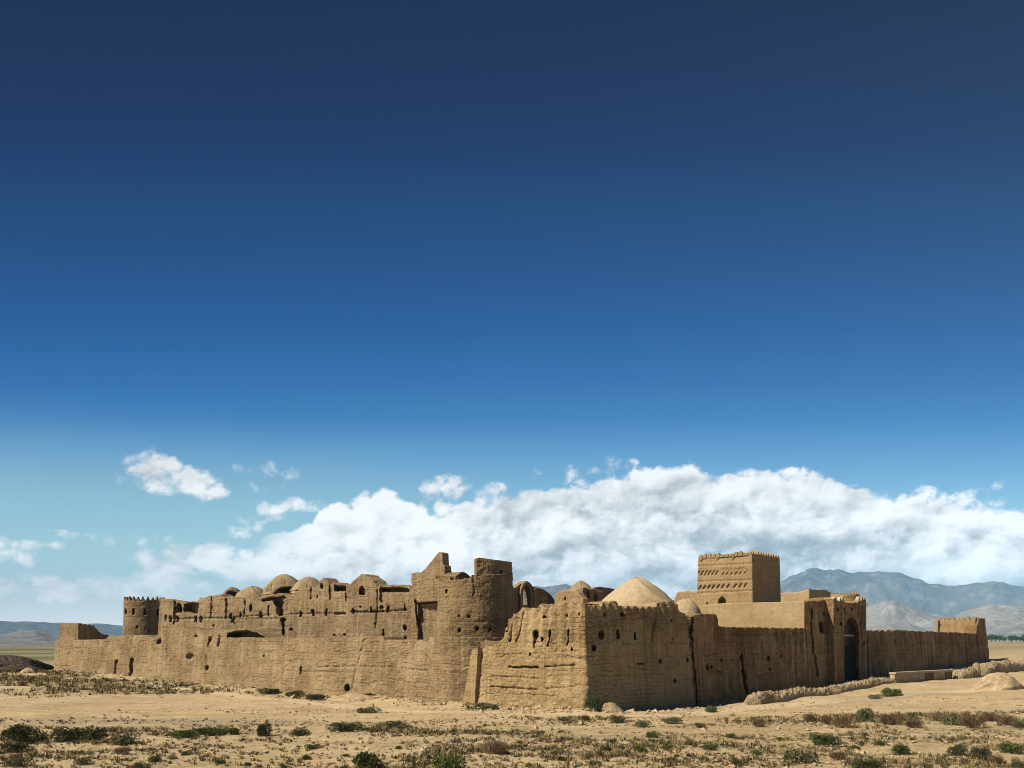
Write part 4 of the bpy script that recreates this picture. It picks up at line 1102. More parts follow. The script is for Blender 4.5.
# terrace wall: sunlit block flanking the gatehouse
ter = thing('terrace_block', 'plain sunlit plastered block beneath the square tower', 'building', (*on_u(760, 32.8), 0))
mud_wall('terrace_wall', resample([on_u(692, 32.5), np.array([CX, CY]) + TV * 32.6 + TU * .13], .07), [(690, 607), (697, 606.6), (707, 605), (718, 603.6), (740, 602.8), (780, 602), (807, 601)], 3.5, .6, ter, M['plaster'], rows=60, batter=.0, rough=.02, big=.05, seed=100, jag=.015)
qa = on_u(806.4, 32.8); qd = on_u(694, 32.8)
rz = float(zpx(602.5, qa[1])) - .25
RV = np.array([[*(qa - NU * .5), rz], [*(qa - NU * 7.0), rz], [*(qd - NU * 7.0), rz], [*(qd - NU * .5), rz]])
mesh_np('roof', RV, [(0, 1, 2, 3)], M['plaster'], ter, RV[:, :2], False)

# ------------------------------------------------------------------ square tower
UO = 6.2
cor = on_u(752, 33.4)
lw = np.hypot(*(on_u(698.2, 33.4) - cor)); rwid = 5.7
sq = thing('square_tower', 'tall square tower with chevron brick band, diamond holes and a row of small merlons', 'tower', (*cor, 0))
def side(a, c, st=.085):
    return resample([a, c], st)
A0 = cor - TU * lw; A1 = cor; A2 = cor + TV * rwid; A3 = A0 + TV * rwid
tp = np.concatenate([side(A0, A1)[:-1], side(A1, A2)[:-1], side(A2, A3)[:-1], side(A3, A0)[:-1]])
ztw = float(zpx(554.4, cor[1]))
s_cuts = [('line', [(697, 566.4), (752, 563.4)], .45, .10), ('line', [(697, 581.8), (752, 579.8)], .5, .12), ('line', [(698, 593.4), (752, 590.8)], .5, .12), ('arch', 722.6, 596.6, 603.6, 3.5, .6), ('ell', 708, 603.6, .9, 1.1, .3), ('line', [(697.6, 555.6), (752, 552.6)], .3, .05)]
for x0, x1, y in [(701.5, 715, 559.6), (717.5, 731.5, 558.6), (733.5, 749, 557.4)]:
    s_cuts.append(('line', [(x0, y + 2.4), (x0 + 1.8, y - .2), (x1 - 2, y - 1.4), (x1, y - 1.2)], .6, .13))
    s_cuts.append(('box', x0 + 1, x1 - .5, y, y + 2.6, .05))
for i, x in enumerate([701.2, 705.2, 709.8, 714.4, 719, 723.8, 729.2, 736, 741.2, 746.2]):
    s_cuts.append(('line', [(x - 1.0, 589.2 - i * .26), (x + .7, 586.4 - i * .26)], .95, .17))
for i in range(6):
    x = 698.6 + i * 3.7; s_cuts.append(('line', [(x - 1.1, 575.4 - i * .1), (x + 1.6, 571.4 - i * .1)], .62, .15))
for i in range(6):
    x = 724 + i * 4.4; yy = 571.6 - i * .2
    s_cuts.append(('line', [(x - 1.6, yy - 2.6), (x + 1.7, yy + .3), (x - 1.6, yy + 3.4)], .6, .15))
for i in range(7):
    x = 756 + i * 3.0; s_cuts.append(('line', [(x, 586), (x, 591)], .55, .07)); s_cuts.append(('line', [(x - .8, 570.5), (x + .8, 573.5)], .5, .07))
s_cuts += [('line', [(753, 558.6), (777, 561)], .5, .10), ('line', [(753, 580), (778, 581.4)], .4, .08), ('line', [(753, 592), (779, 592.6)], .4, .08)]
mud_wall('tower_wall', tp, ztw, 0, 1.5, sq, M['tower'], rows=150, batter=.028, rough=.018, big=.035, cuts=s_cuts, closed=True, seed=110, jag=.015, cap_z=ztw - .9)
for (a, c, t, nr, k) in ((A0, A1, TU, NU, 12), (A1, A2, TV, NV, 11), (A2, A3, -TU, -NU, 12), (A3, A0, -TV, -NV, 11)):
    for i in range(k):
        f = (i + .5) / k
        p = a + (c - a) * f
        w = np.hypot(*(c - a)) / k
        block('merlon', (p[0] + nr[0] * .02, p[1] + nr[1] * .02, ztw - .03), t, nr, w * (.82 if nr is NU else .78), .44 * random.uniform(.6, 1.08), .3, M['tower'], sq, jitter(ROUNDED if nr is NU else POINTED, .05))
stub = thing('ruined_wall', 'low wall stub joining the west side of the square tower', 'wall', (*on_u(688, 37), 0))
mud_wall('wall_face', on_u(np.arange(675, 698, .5), 37.0), [(675, 600), (677, 593), (680, 591.4), (690, 591.2), (697, 591.6)], 0, .7, stub, M['tower'], rows=60, rough=.05, seed=112)

opening('window', sq, on_u, 33.4, 722.6, 596.6, 603.6, 3.5)

# ------------------------------------------------------------------ far side of the fort
rb = thing('parapet_block', 'plain parapet block behind the gatehouse, next to the square tower', 'building', (*on_u(800, 50), 0))
mud_wall('parapet_wall', np.concatenate([on_u(np.arange(772, 809.2, .5), 50.0), np.array([on_u(809.4, 50.0) + TV * a for a in np.arange(.1, 5.6, .1)])]),
         [(772, 594.4), (779, 593), (790, 592.6), (800, 591.8), (806, 589.8), (809.4, 588.6), (812, 589.4), (820, 590), (826, 589.6), (829, 592)], 0, .6, rb, M['plaster'], rows=60, batter=.0, rough=.03, big=.04, seed=115, jag=.04)
round_tower('round_tower', 'far round turret with a low crown of merlons, peeping over the gatehouse', 829, 858.4, 128, 594.6, M['tower'], 26, 2.4, [('line', [(829, 598), (858, 598)], .4, .08)], seed=118)

# ------------------------------------------------------------------ east curtain, second length, and its corner turret
e2 = thing('curtain_wall', 'shaded brown curtain wall running from the gatehouse out to the small square turret', 'wall', (*on_v(920, .8), 1))
e2p = np.concatenate([on_v(np.arange(865, 985.6, .6), .4), np.array([on_v(985.6, .4) - NV * a for a in np.arange(.12, 1.6, .12)])])
e2_cuts = [('line', [(866, 643), (985, 642.4)], .8, .10), ('line', [(874.6, 640), (876, 675)], .8, .14), ('line', [(929, 646), (929, 664)], .7, .2), ('line', [(900, 650), (901, 668)], .5, .12), ('line', [(866, 660), (985, 651)], .4, .06)]
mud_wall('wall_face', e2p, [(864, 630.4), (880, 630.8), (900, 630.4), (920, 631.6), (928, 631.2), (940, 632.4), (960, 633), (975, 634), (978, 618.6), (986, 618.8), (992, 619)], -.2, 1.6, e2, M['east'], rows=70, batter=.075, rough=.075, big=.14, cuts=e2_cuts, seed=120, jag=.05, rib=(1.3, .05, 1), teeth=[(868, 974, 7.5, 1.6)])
tc_ = on_v(975.6, .55)
et = thing('corner_turret', 'square turret with low merlons and one sunlit face, end of the shaded curtain wall', 'turret', (*tc_, 1))
wl = float(np.hypot(*(on_u(934.2, 0) * 0 + 0))) + 5.5
tl = np.array([tc_ - TU * a for a in np.arange(5.3, 0, -.1)]); tr = np.array([tc_ + TV * a for a in np.arange(0, 4.3, .1)])
zt_ = float(zpx(619.6, tc_[1]))
bk = np.array([tr[-1] - TU * a for a in np.arange(.1, 5.3, .1)]); bl = np.array([bk[-1] - TV * a for a in np.arange(.1, 4.25, .1)])
mud_wall('turret_wall', np.concatenate([tl, tr, bk, bl]), zt_, 1.0, .5, et, M['tower'], rows=60, batter=.0, rough=.03, big=.05, closed=True, seed=125, jag=.03, cap_z=zt_ - .6, rib=(.8, .02, 6))
for (a, t, nr, L, k) in ((tl[0], TU, NU, 5.3, 8), (tc_, TV, NV, 4.2, 6)):
    for i in range(k):
        p = a + t * L * (i + .5) / k
        block('merlon', (p[0], p[1], zt_ - .05), t, nr, L / k * .72, .42 * random.uniform(.7, 1.15), .35, M['tower'], et, jitter(ROUNDED, .12))

# ------------------------------------------------------------------ mud banks along the track
def berm(name, label, cat, line, w, h, mat, seed, lump=.35, part=None):
    """a low lumpy wall of mud over a plan line"""
    L = resample(line, .13); n = len(L)
    tan = np.gradient(L, axis=0); tan /= np.hypot(tan[:, 0], tan[:, 1])[:, None]
    nr = np.stack([tan[:, 1], -tan[:, 0]], -1)
    s = np.arange(n) * .13
    k = 17
    V = []
    lump *= .6
    end = np.clip(np.minimum(s, s[-1] - s) / .9, .12, 1) ** .6
    hh = np.array([np.interp(x, np.linspace(0, s[-1], len(h)), h) for x in s]) * (1 + lump * 2 * (fbm(s / 1.1, s * 0, 3, seed) - .5)) * end
    for i in range(n):
        for q in range(k):
            a = math.pi * q / (k - 1)
            o = -math.cos(a) * w * .5 * end[i] * (1 + .35 * (vnoise(s[i] * 1.3, a * 2, seed + 3) - .5))
            z = max(0, math.sin(a)) ** .6 * hh[i]
            bump = .26 * (vnoise(s[i] * 6.5, a * 5.0, seed + 6) - .5) + .42 * (fbm(s[i] * 2.6, a * 3.0, 4, seed + 4, .6) - .5)
            p = L[i] - nr[i] * o
            V.append((p[0], p[1], gz_cache(L[i]) - .12 + z + bump * math.sin(a)))
    V = np.array(V)
    I, Q = np.meshgrid(np.arange(n - 1), np.arange(k - 1), indexing='ij')
    fs = np.stack([I * k + Q, (I + 1) * k + Q, (I + 1) * k + Q + 1, I * k + Q + 1], -1).reshape(-1, 4).tolist()
    fs += [tuple(range(k)), tuple(range(n * k - 1, n * k - k - 1, -1))]
    c = L[n // 2]
    o = mesh_np(name, V, fs, mat, None, np.column_stack([V[:, 0] * .7 + V[:, 1] * .7, V[:, 2]]), True, loc=(c[0], c[1], gz(*c)))
    o.data.polygons.foreach_set('use_smooth', [True] * len(o.data.polygons))
    o.data.polygons.foreach_set('use_smooth', [False] * len(o.data.polygons))
    return tag(o, label, cat)

berm('mud_bank', 'long low lumpy mud bank running along the track towards the gateway', 'mud bank', [on_v(747, -5), on_v(765, -5.1), on_v(800, -5), on_v(835, -5.2), on_v(862, -5), on_v(884, -5), on_v(894, -5)], 1.3, [.95, .85, .8, .8, .8, .7, .6], M['rubble'], 130)
berm('mud_bank', 'broken mud bank behind the post, climbing past the end of the shaded wall', 'mud bank', [on_v(980, -6.8), on_v(992, -6.8), on_v(1005, -7.2), on_v(1024, -7.5), on_v(1060, -8)], 1.6, [1.3, 1.5, 1.2, 1.4, 1.5], M['rubble'], 131)
berm('mud_bank', 'short sagging mud bank between the plastered bench and the post', 'mud bank', [on_v(954, -6.6), on_v(960, -6.8), on_v(968, -6.9), on_v(975, -7)], 1.2, [.8, .9, 1.1, 1.5], M['rubble'], 132, .2)
# post
p = on_v(976.5, -7.2)
pv = []
z0 = gz(*p)
for q, (zz, r) in enumerate([(-.2, .5), (.3, .46), (.9, .44), (1.4, .36), (1.62, .16)]):
    for k in range(10):
        a = 2 * math.pi * k / 10; rj = r * (1 + .18 * (vnoise(k * 1.7, q * 1.3, 9) - .5))
        pv.append((p[0] + rj * math.cos(a), p[1] + rj * math.sin(a), z0 + zz))
pf = [(q * 10 + k, q * 10 + (k + 1) % 10, (q + 1) * 10 + (k + 1) % 10, (q + 1) * 10 + k) for q in range(4) for k in range(10)] + [tuple(range(40, 50)), tuple(range(9, -1, -1))]
tag(mesh_np('mud_post', pv, pf, M['rubble'], None, np.array(pv)[:, [0, 2]], True, loc=(p[0], p[1], z0)), 'stout rounded mud post at the end of the low banks', 'post')
# plastered bench; its gaps are thin panels coloured as shade
ga, gb = on_v(895.5, -5.2), on_v(953, -6.6)
bench = thing('plastered_bench', 'low pale plastered bench wall with two shade-coloured gap panels beside the track', 'bench', (*((ga + gb) / 2), gz(*((ga + gb) / 2))))
dv = (gb - ga); L = np.hypot(*dv); tv = dv / L; nv = np.array([tv[1], -tv[0]])
def bench_box(name, f0, f1, z0, z1, d0, d1, mat):
    c0, c1 = ga + dv * f0, ga + dv * f1
    V = []
    for dd in (d0, d1):
        for c, f in ((c0, f0), (c1, f1)):
            g = gz(*(ga)) * (1 - f) + gz(*(gb)) * f
            for z in (z0, z1):
                q = c - nv * dd
                V.append((q[0], q[1], g + z))
    fs = [(0, 2, 3, 1), (4, 5, 7, 6), (0, 1, 5, 4), (2, 6, 7, 3), (1, 3, 7, 5), (0, 4, 6, 2)]
    V = np.array(V)
    return mesh_np(name, V, fs, mat, bench, V[:, [0, 2]], False)
bench_box('bench_body', 0, 1, -.3, .9, .06, .6, M['dirt'])
bench_box('bench_top', -.004, 1.004, .9, 1.08, -.03, .66, M['bench'])
bench_box('gap_shade_panel', .50, .655, -.1, .86, .03, .059, M['hollow'])
bench_box('gap_shade_panel', .86, .995, -.1, .86, .03, .059, M['hollow'])

# ------------------------------------------------------------------ mounds and boulders
def lump(name, label, cat, px, py, wpx, hpx, mat, seed, group=None, rough=.25, asp=.8, prof=.7):
    p = gp(px, py)
    r, h = wpx / 2 / F * p[1], hpx / F * p[1]
    c = p + np.array([0, r * asp])
    z0 = gz(*c)
    na, nq = 64, 20
    V = []
    for q in range(nq):
        f = q / (nq - 1)
        for k in range(na):
            a = 2 * math.pi * k / na
            rr = r * (1 - f) ** prof * (1 + rough * (fbm(math.cos(a) * 1.6 + 5, math.sin(a) * 1.6 + f * 2 + 5, 3, seed) - .5) * 2 * min(1, 3 * (1 - f)))
            zz = -.15 + (h + .15) * f * (1 + .3 * (fbm(math.cos(a) * 2 + 4, math.sin(a) * 2 + f * 3, 3, seed + 2) - .5) * min(1, 4 * (1 - f)))
            zz += .22 * (fbm(math.cos(a) * rr * 2.2 + 9, math.sin(a) * rr * 2.2 + f * 4, 3, seed + 7) - .5) * (0 < q < nq - 1) * min(1, h)
            V.append((c[0] + rr * math.cos(a), c[1] + rr * asp * math.sin(a), z0 + zz))
    fs = [(q * na + k, q * na + (k + 1) % na, (q + 1) * na + (k + 1) % na, (q + 1) * na + k) for q in range(nq - 1) for k in range(na)]
    V = np.array(V)
    o = mesh_np(name, V, fs, mat, None, V[:, [0, 2]], True, loc=(c[0], c[1], z0))
    return tag(o, label, cat, group)

lump('earth_mound', 'dark-toned mound beyond the far end of the sunlit curtain wall', 'mound', -9, 671.5, 88, 16, M['dark_mound_tone'], 140, asp=.6, prof=.5, rough=.55)
lump('dirt_mound', 'rounded mound of pale dirt by the track at the edge of the picture', 'mound', 1010, 690, 54, 17, M['dirt'], 141, asp=.8, prof=.46, rough=.3)
lump('rubble_heap', 'pale weathered rubble heap at the foot of the bastion corner', 'rubble heap', 611, 712.5, 30, 9.5, M['rubble'], 142, asp=.6, prof=.42, rough=.4)
lump('rubble_heap', 'crumbled clay heap at the near end of the long mud bank', 'rubble heap', 752, 704, 15, 9, M['rubble'], 143, asp=.7, prof=.5, rough=.35)
lump('dirt_mound', 'bare slumped earth fan below the hole in the sunlit curtain wall', 'mound', 352, 701, 62, 7, M['dirt'], 144, asp=.5, prof=.9, rough=.25)
lump('dirt_mound', 'low sandy mound near the dark-toned mound', 'mound', 25, 673, 20, 5, M['dirt'], 145, asp=.6, prof=.7)

# ------------------------------------------------------------------ plants
def plant_mesh(kind, w, h, seed, n):
    """leaf faces scattered through a dome of clumps, as one array set"""
    r = np.random.default_rng(seed)
    nc = {'round': 7, 'low': 9, 'dry': 8, 'grass': 5}[kind]
    cl = []
    for _ in range(nc):
        a, q = r.uniform(0, 2 * math.pi), r.uniform(.1, .75) ** .8
        cl.append((q * math.cos(a) * w * .5, q * math.sin(a) * w * .5, r.uniform(.3, .62) * h * (1.15 - .6 * q), r.uniform(.2, .34) * w))
    V, T = [], []
    for i in range(n):
        cx, cy, cz, cr = cl[r.integers(nc)]
        d = r.normal(size=3); d /= np.linalg.norm(d); rad = cr * r.uniform(.35, 1.0) ** .6
        p = np.array([cx, cy, cz]) + d * rad * np.array([1, 1, min(1.0, .95 * h / w + .25)])
        p[2] = abs(p[2])
        if p[2] > h * 1.1: p[2] = h * r.uniform(.6, 1.05)
        if kind in ('dry', 'grass'):
            sz, wd = r.uniform(.10, .26) * h + .04, r.uniform(.008, .02)
            up = np.array([p[0] * .9, p[1] * .9, h * .8]) + r.normal(size=3) * .25 * h
        else:
            sz, wd = r.uniform(.045, .095), r.uniform(.022, .045)
            up = d + r.normal(size=3) * .6 + np.array([0, 0, .5])
        up = up / (np.linalg.norm(up) + 1e-9)
        sd_ = np.cross(up, r.normal(size=3)); sd_ /= np.linalg.norm(sd_) + 1e-9
        k = len(V)
        V += [p - sd_ * wd, p + sd_ * wd, p + up * sz + sd_ * wd * .4, p + up * sz - sd_ * wd * .4]
        T.append((k, k + 1, k + 2, k + 3))
    return np.array(V), T

def stem_mesh(w, h, seed, n=14):
    r = np.random.default_rng(seed); V, T = [], []
    for i in range(n):
        a = r.uniform(0, 2 * math.pi); e = np.array([math.cos(a) * w * .4 * r.uniform(.2, 1), math.sin(a) * w * .4 * r.uniform(.2, 1), h * r.uniform(.6, .95)])
        s_ = np.array([-math.sin(a), math.cos(a), 0]) * .012; q = np.array([math.cos(a), math.sin(a), 0]) * .012
        k = len(V)
        V += [-s_ - [0, 0, .1], s_ - [0, 0, .1], q - [0, 0, .1], e - s_ * .4, e + s_ * .4, e + q * .4]
        T += [(k, k + 1, k + 4, k + 3), (k + 1, k + 2, k + 5, k + 4), (k + 2, k, k + 3, k + 5)]
    return np.array(V), T

PLANT = {}
def variant(kind, mat, seed, w, h, n):
    key = (kind, mat, seed)
    if key not in PLANT:
        V, T = plant_mesh(kind, w, h, seed, n)
        f = mesh_np('foliage', V, T, M[mat], None, None, False)
        V, T = stem_mesh(w, h, seed + 50)
        s_ = mesh_np('stem', V, T, M['bark'], None, None, False)
        PLANT[key] = (f.data, s_.data, w, h)
        bpy.data.objects.remove(f); bpy.data.objects.remove(s_)
    return PLANT[key]

KIND = {'dark': ('round', 'leaf_dark', 1.5, .8, 1500), 'green': ('round', 'leaf_green', 1.4, .75, 1400), 'bright': ('low', 'leaf_bright', 1.2, .5, 1000), 'sage': ('low', 'leaf_sage', 1.3, .55, 1000), 'dry': ('dry', 'leaf_dry', 1.3, .75, 900)}
cnt = [0]
def shrub(px, py, wpx, hpx, kind, label, group=None):
    k, mt, w0, h0, n = KIND[kind]
    cnt[0] += 1
    f, s_, w, h = variant(k, mt, 300 + cnt[0] % 3, w0, h0, n)
    p = gp(px, py)
    g = gz(*p)
    sx, sz_ = wpx / F * p[1] / w, hpx / F * p[1] / h
    o = thing('shrub', label, 'shrub', (p[0], p[1], g - .03), group)
    o.rotation_euler = (0, 0, random.uniform(0, 6.28))
    for nm, d in (('foliage', f), ('stem', s_)):
        c = link(bpy.data.objects.new(nm, d)); c.parent = o
        c.scale = (sx, sx, sz_)
    return o

shrub(367, 768, 37, 20, 'green', 'large round green shrub at the bottom edge below the sunlit curtain wall')
shrub(449, 770, 32, 16, 'bright', 'fresh green shrub cut by the bottom edge, right of the large round one')
shrub(495, 755, 24, 16, 'dry', 'compact olive brown shrub standing alone below the leaning buttress')
shrub(265, 736, 15, 17, 'dark', 'upright dark bush at the end of the grey gravel patch')
shrub(22, 742, 36, 19, 'dark', 'dense dark green shrub nearest the left edge of the ground')
shrub(66, 741, 32, 17, 'dark', 'dark green shrub second from the left edge, in the dark scrub row')
shrub(90, 740, 30, 15, 'dark', 'spreading dark shrub at the east end of the scrub row near the left edge')
shrub(184, 738, 26, 9, 'green', 'low green shrub that starts the hedge-like strip on pale sand')
shrub(206, 736, 30, 10, 'green', 'low green shrub in the middle of the hedge-like strip on pale sand')
shrub(228, 735, 22, 9, 'green', 'low green shrub that ends the hedge-like strip on pale sand')
shrub(125, 744, 26, 12, 'sage', 'greyish scrub bush between the dark row and the hedge-like strip')
shrub(12, 752, 26, 12, 'dark', 'dark shrub below the dense one at the left edge')
shrub(122, 755, 14, 9, 'dry', 'small brown dried bush under the greyish scrub bush')
shrub(18, 767, 24, 11, 'sage', 'dusty scrub bush in the bottom left corner')
shrub(153, 762, 14, 8, 'green', 'small green bush low at the left, on its own')
shrub(300, 736, 26, 9, 'dark', 'dark low shrub at the west end of the scrub ridge before the curtain wall')
shrub(345, 731, 34, 10, 'dark', 'dark spreading shrub midway along the scrub ridge before the curtain wall')
shrub(388, 728, 30, 8, 'sage', 'olive low shrub at the east end of the scrub ridge before the curtain wall')
shrub(368, 713, 22, 7, 'sage', 'flat bush on the sandy path near the slumped earth fan')
shrub(312, 749, 14, 6, 'green', 'little green bush above the large round shrub, to its west')
shrub(308, 760, 12, 7, 'green', 'little green bush beside the large round shrub, near the bottom edge')
shrub(268, 694, 24, 7, 'dark', 'dusky bush at the foot of the sunlit curtain wall, first of three')
shrub(296, 697, 22, 7, 'dark', 'dusky bush at the foot of the sunlit curtain wall, middle of three')
shrub(317, 700, 22, 8, 'dark', 'dusky bush at the foot of the sunlit curtain wall, beside the earth fan')
shrub(484, 709, 34, 7, 'sage', 'grassy bush at the foot of the leaning buttress')
shrub(594, 711.5, 15, 17, 'green', 'leafy green bush growing against the bastion corner beside the rubble heap')
shrub(709, 712, 14, 7, 'bright', 'bright green bush at the foot of the shaded curtain wall')
shrub(652, 738, 11, 8, 'bright', 'small vivid green bush on the slope under the shaded bastion face')
shrub(617, 723, 16, 9, 'dark', 'dark bush on the slope below the rubble heap')
shrub(756, 727, 16, 12, 'dry', 'brown dried bush on the slope below the near end of the long mud bank')
shrub(640, 752, 16, 7, 'bright', 'green bush low on the slope under the shaded bastion face')
shrub(709, 750, 16, 7, 'green', 'green bush in the open stony ground south of the bright wall-foot bush')
shrub(825, 744, 25, 13, 'green', 'largest green shrub of the eastern foreground slope')
shrub(799, 763, 36, 15, 'sage', 'wide sage shrub near the bottom edge below the gatehouse')
shrub(840, 759, 20, 9, 'dry', 'brown bush between the wide sage shrub and the largest green shrub')
shrub(865, 769, 30, 13, 'dark', 'dark bush at the bottom edge below the gatehouse')
shrub(902, 755, 22, 13, 'green', 'rounded green shrub alone in the middle of the eastern foreground')
shrub(959, 756, 22, 12, 'dark', 'dusty green shrub at the head of the clump by the lower east side')
shrub(979, 760, 19, 17, 'dark', 'tall dark shrub in the clump by the lower east side')
shrub(997, 763, 16, 10, 'dry', 'brown bush at the end of the clump by the lower east side')
shrub(1010, 753, 26, 11, 'green', 'green shrub nearest the right edge of the ground')
shrub(1020, 768, 16, 9, 'green', 'green bush in the bottom right corner')
shrub(891, 696, 20, 9, 'bright', 'light green bush on the bare track before the gatehouse')
shrub(876, 699, 15, 5, 'sage', 'flat bush beside the light green one on the bare track')
for i, (px, w, h) in enumerate([(808, 14, 10), (827, 12, 11), (845, 22, 14), (866, 20, 16), (893, 24, 14), (914, 16, 10), (938, 16, 12), (955, 24, 14), (972, 22, 16), (992, 18, 11), (1006, 20, 12), (1020, 14, 10)]):
    shrub(px, 722 + (i % 3) * 3, w, h, 'dry' if i % 4 != 3 else 'sage', 'dry brown bush in the long bushy row on the bank below the track', 'dry bushes in a row below the track')
for px, py, w, k in [(222, 764, 12, 'dark'), (187, 755, 12, 'green'), (140, 769, 15, 'dark'), (82, 764, 16, 'sage'), (172, 760, 10, 'dry'), (426, 759, 12, 'green'), (345, 757, 9, 'dark'), (561, 761, 12, 'dark'), (594, 766, 13, 'green'), (606, 751, 12, 'dark'), (612, 744, 11, 'green'), (668, 750, 12, 'green'),
                     (672, 762, 12, 'green'), (757, 756, 13, 'green'), (738, 766, 14, 'dark'), (733, 738, 12, 'green'), (563, 721, 12, 'sage'), (643, 727, 14, 'sage'), (672, 724, 16, 'sage'), (585, 720, 12, 'dry'), (700, 728, 12, 'dry'), (530, 766, 9, 'green'), (470, 752, 8, 'green'), (780, 741, 9, 'green'), (880, 745, 12, 'green'), (925, 768, 14, 'sage'), (855, 750, 10, 'green'), (690, 757, 8, 'dark'), (248, 766, 9, 'green'), (285, 769, 10, 'dark'), (400, 749, 9, 'green'), (520, 744, 9, 'sage')]:
    shrub(px, py, w, w * .5, k, 'small knee-high bush dotted over the open stony foreground, one of many alike', 'small bushes dotted over the foreground')

# ---- trees of the far treeline
def tree_proto():
    r = np.random.default_rng(5)
    V, T = [], []
    cl = [(r.uniform(-1.6, 1.6), r.uniform(-1.6, 1.6), r.uniform(2.6, 5.6), r.uniform(.8, 1.5)) for _ in range(14)]
    for i in range(1500):
        cx, cy, cz, cr = cl[r.integers(14)]
        d = r.normal(size=3); d /= np.linalg.norm(d)
        p = np.array([cx, cy, cz]) + d * cr * r.uniform(.5, 1)
        a = r.normal(size=3); a /= np.linalg.norm(a); b_ = np.cross(a, r.normal(size=3)); b_ /= np.linalg.norm(b_)
        k = len(V); V += [p - a * .22, p + b_ * .13, p + a * .22, p - b_ * .13]; T.append((k, k + 1, k + 2, k + 3))
    c = mesh_np('crown', V, T, M['leaf_tree'], None, None, False)
    tv_, tf = [], []
    for z, rd in ((-.3, .28), (1.2, .2), (3.6, .1)):
        for k in range(8):
            tv_.append((rd * math.cos(k * math.pi / 4), rd * math.sin(k * math.pi / 4), z))
    for q in range(2):
        tf += [(q * 8 + k, q * 8 + (k + 1) % 8, q * 8 + 8 + (k + 1) % 8, q * 8 + 8 + k) for k in range(8)]
    t = mesh_np('trunk', tv_, tf, M['bark'], None, None, True)
    d = (c.data, t.data)
    bpy.data.objects.remove(c); bpy.data.objects.remove(t)
    return d
tc_m, tt_m = tree_proto()
for i in range(26):
    px = 984 + i * 3.6 + random.uniform(-1.2, 1.2)
    Y = random.uniform(760, 860)
    x = (px - 512) / F * Y
    o = thing('tree', 'dark green leafy tree in the distant treeline beyond the shaded curtain wall', 'tree', (x, Y, gz(x, Y) - .1), 'trees of the distant treeline')
    sc = random.uniform(.8, 1.25); o.scale = (sc * 1.15, sc * 1.15, sc); o.rotation_euler = (0, 0, random.uniform(0, 6))
    for nm, d in (('crown', tc_m), ('trunk', tt_m)):
        c = link(bpy.data.objects.new(nm, d)); c.parent = o

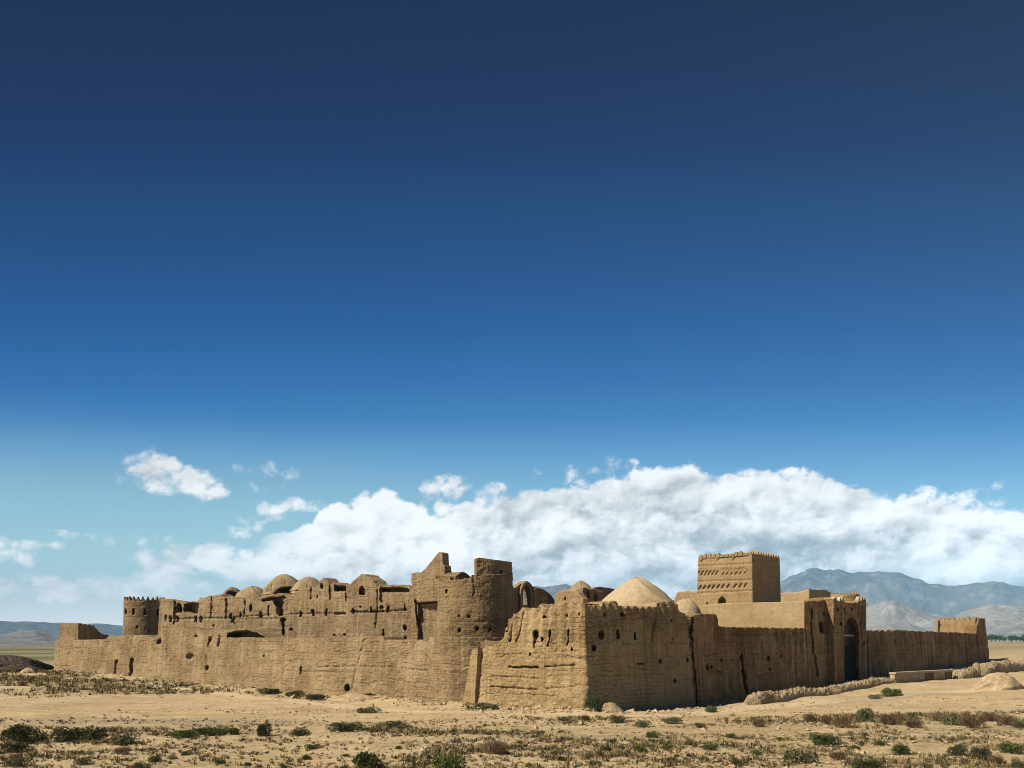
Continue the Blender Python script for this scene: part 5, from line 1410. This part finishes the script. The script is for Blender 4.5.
# ---- ground cover: tufts of grass and little herbs; gravel
def scatter_cover():
    r = np.random.default_rng(17)
    X = np.concatenate([r.uniform(-34, 38, 52000), r.uniform(-80, 80, 60000)])
    Y = np.concatenate([34 * (58 / 34) ** r.uniform(0, 1, 52000), r.uniform(56, 200, 60000)])
    d = scrub_density(X, Y)
    base = np.where(Y < 60, .22, .02)
    k = r.uniform(0, 1, len(X)) < np.clip(d * .75 + base * sstep(fbm(X / 3, Y / 2, 3, 55), .45, .6), 0, 1)
    q = (X - CX) * -SQ + (Y - CY) * -SQ; e_ = (X - CX) * SQ + (Y - CY) * -SQ
    k &= ~((q < .3) & (e_ < .3))                       # nothing inside the fort
    vis = np.abs(X / Y) < .66
    k &= vis
    X, Y, d = X[k], Y[k], d[k]
    Z = ground_z(X, Y)
    Vs, Ts, MI = [], [], []
    n = 0
    for x, y, z, dd in zip(X, Y, Z, d):
        u = r.uniform()
        mi = (0 if u < .30 else 1 if u < .52 else 2 if u < .74 else 3)
        sc = (.06 + .20 * r.uniform() ** 2.5) * (1 + .8 * dd) * (1.0 if y < 80 else 1.7)
        nb = int(r.integers(12, 20))
        ang = r.uniform(0, 2 * math.pi, nb); rad = r.uniform(.1, 1, nb) * sc
        hh = r.uniform(.25, .9, nb) * sc * (.7 if mi < 2 else .95)
        wd = r.uniform(.025, .07, nb) * sc + .006
        lean = r.uniform(.2, .9, nb)
        for j in range(nb):
            c, s_ = math.cos(ang[j]), math.sin(ang[j])
            bx_, by_ = x + c * rad[j] * .6, y + s_ * rad[j] * .6
            tx, ty = -s_ * wd[j], c * wd[j]
            Vs += [(bx_ - tx, by_ - ty, z - .03), (bx_ + tx, by_ + ty, z - .03), (bx_ + tx * .5 + c * lean[j] * hh[j] * .7, by_ + ty * .5 + s_ * lean[j] * hh[j] * .7, z + hh[j]), (bx_ - tx * .8 + c * lean[j] * hh[j] * .5, by_ - ty * .8 + s_ * lean[j] * hh[j] * .5, z + hh[j] * .8)]
            Ts.append((n, n + 1, n + 2, n + 3)); n += 4; MI.append(mi)
    o = mesh_np('desert_scrub', np.array(Vs), np.array(Ts), None, None, None, False, mats=[M['leaf_dark'], M['leaf_sage'], M['leaf_dry'], M['straw']], midx=MI)
    o['kind'] = 'stuff'
    print('tufts', len(X))
    # gravel and clods
    m = 9000
    gx = r.uniform(-34, 36, m); gy = 34 * (72 / 34) ** r.uniform(0, 1, m) 
    ok = (np.abs(gx / gy) < .66) & (fbm(gx / 4, gy / 2.5, 3, 66) > .47)
    q = (gx - CX) * -SQ + (gy - CY) * -SQ; e_ = (gx - CX) * SQ + (gy - CY) * -SQ
    ok &= ~((q < .3) & (e_ < .3))
    gx, gy = gx[ok], gy[ok]; g_z = ground_z(gx, gy)
    Vs, Ts = [], []
    for x, y, z in zip(gx, gy, g_z):
        s_ = .02 + .07 * r.uniform() ** 3.0 + .13 * r.uniform() ** 14
        k = len(Vs)
        pt = r.normal(size=(6, 3)) * .25 + np.array([(1, 0, 0), (-1, 0, 0), (0, 1, 0), (0, -1, 0), (0, 0, .8), (0, 0, -.8)])
        for v in pt: Vs.append((x + v[0] * s_ * 1.4, y + v[1] * s_ * 1.4, z + v[2] * s_ + .02))
        for a, b_, c in ((0, 2, 4), (2, 1, 4), (1, 3, 4), (3, 0, 4), (2, 0, 5), (1, 2, 5), (3, 1, 5), (0, 3, 5)):
            Ts.append((k + a, k + b_, k + c))
    o = mesh_np('gravel', np.array(Vs), np.array(Ts), M['dirt'], None, None, False)
    o['kind'] = 'stuff'
    # fallen mud along the feet of the walls
    m = 2600
    pxs = r.uniform(58, 985, m)
    Vs, Ts = [], []
    for px in pxs:
        base = on_u(px, 1.2) if px < 470 else on_u(px, -.3) if px < 585 else on_v(px, -.5)
        nr = NU if px < 585 else NV
        p = base + nr * abs(r.normal()) * (1.1 + 2.5 * (r.uniform() < .2)) + r.normal(size=2) * .2
        z = gz(p[0], p[1]) if False else None
        Vs.append((p[0], p[1]))
    P2 = np.array(Vs); Z2 = ground_z(P2[:, 0], P2[:, 1]); Vs = []
    for (x, y), z in zip(P2, Z2):
        s_ = .04 + .22 * r.uniform() ** 3.0 + .25 * r.uniform() ** 18
        k = len(Vs)
        pt = r.normal(size=(6, 3)) * .28 + np.array([(1, 0, 0), (-1, 0, 0), (0, 1, 0), (0, -1, 0), (0, 0, .7), (0, 0, -.7)])
        for v in pt: Vs.append((x + v[0] * s_, y + v[1] * s_, z + v[2] * s_ * .8 + .02))
        for a, b_, c in ((0, 2, 4), (2, 1, 4), (1, 3, 4), (3, 0, 4), (2, 0, 5), (1, 2, 5), (3, 1, 5), (0, 3, 5)):
            Ts.append((k + a, k + b_, k + c))
    o = mesh_np('rubble', np.array(Vs), np.array(Ts), M['dirt'], None, None, False)
    o['kind'] = 'stuff'
scatter_cover()
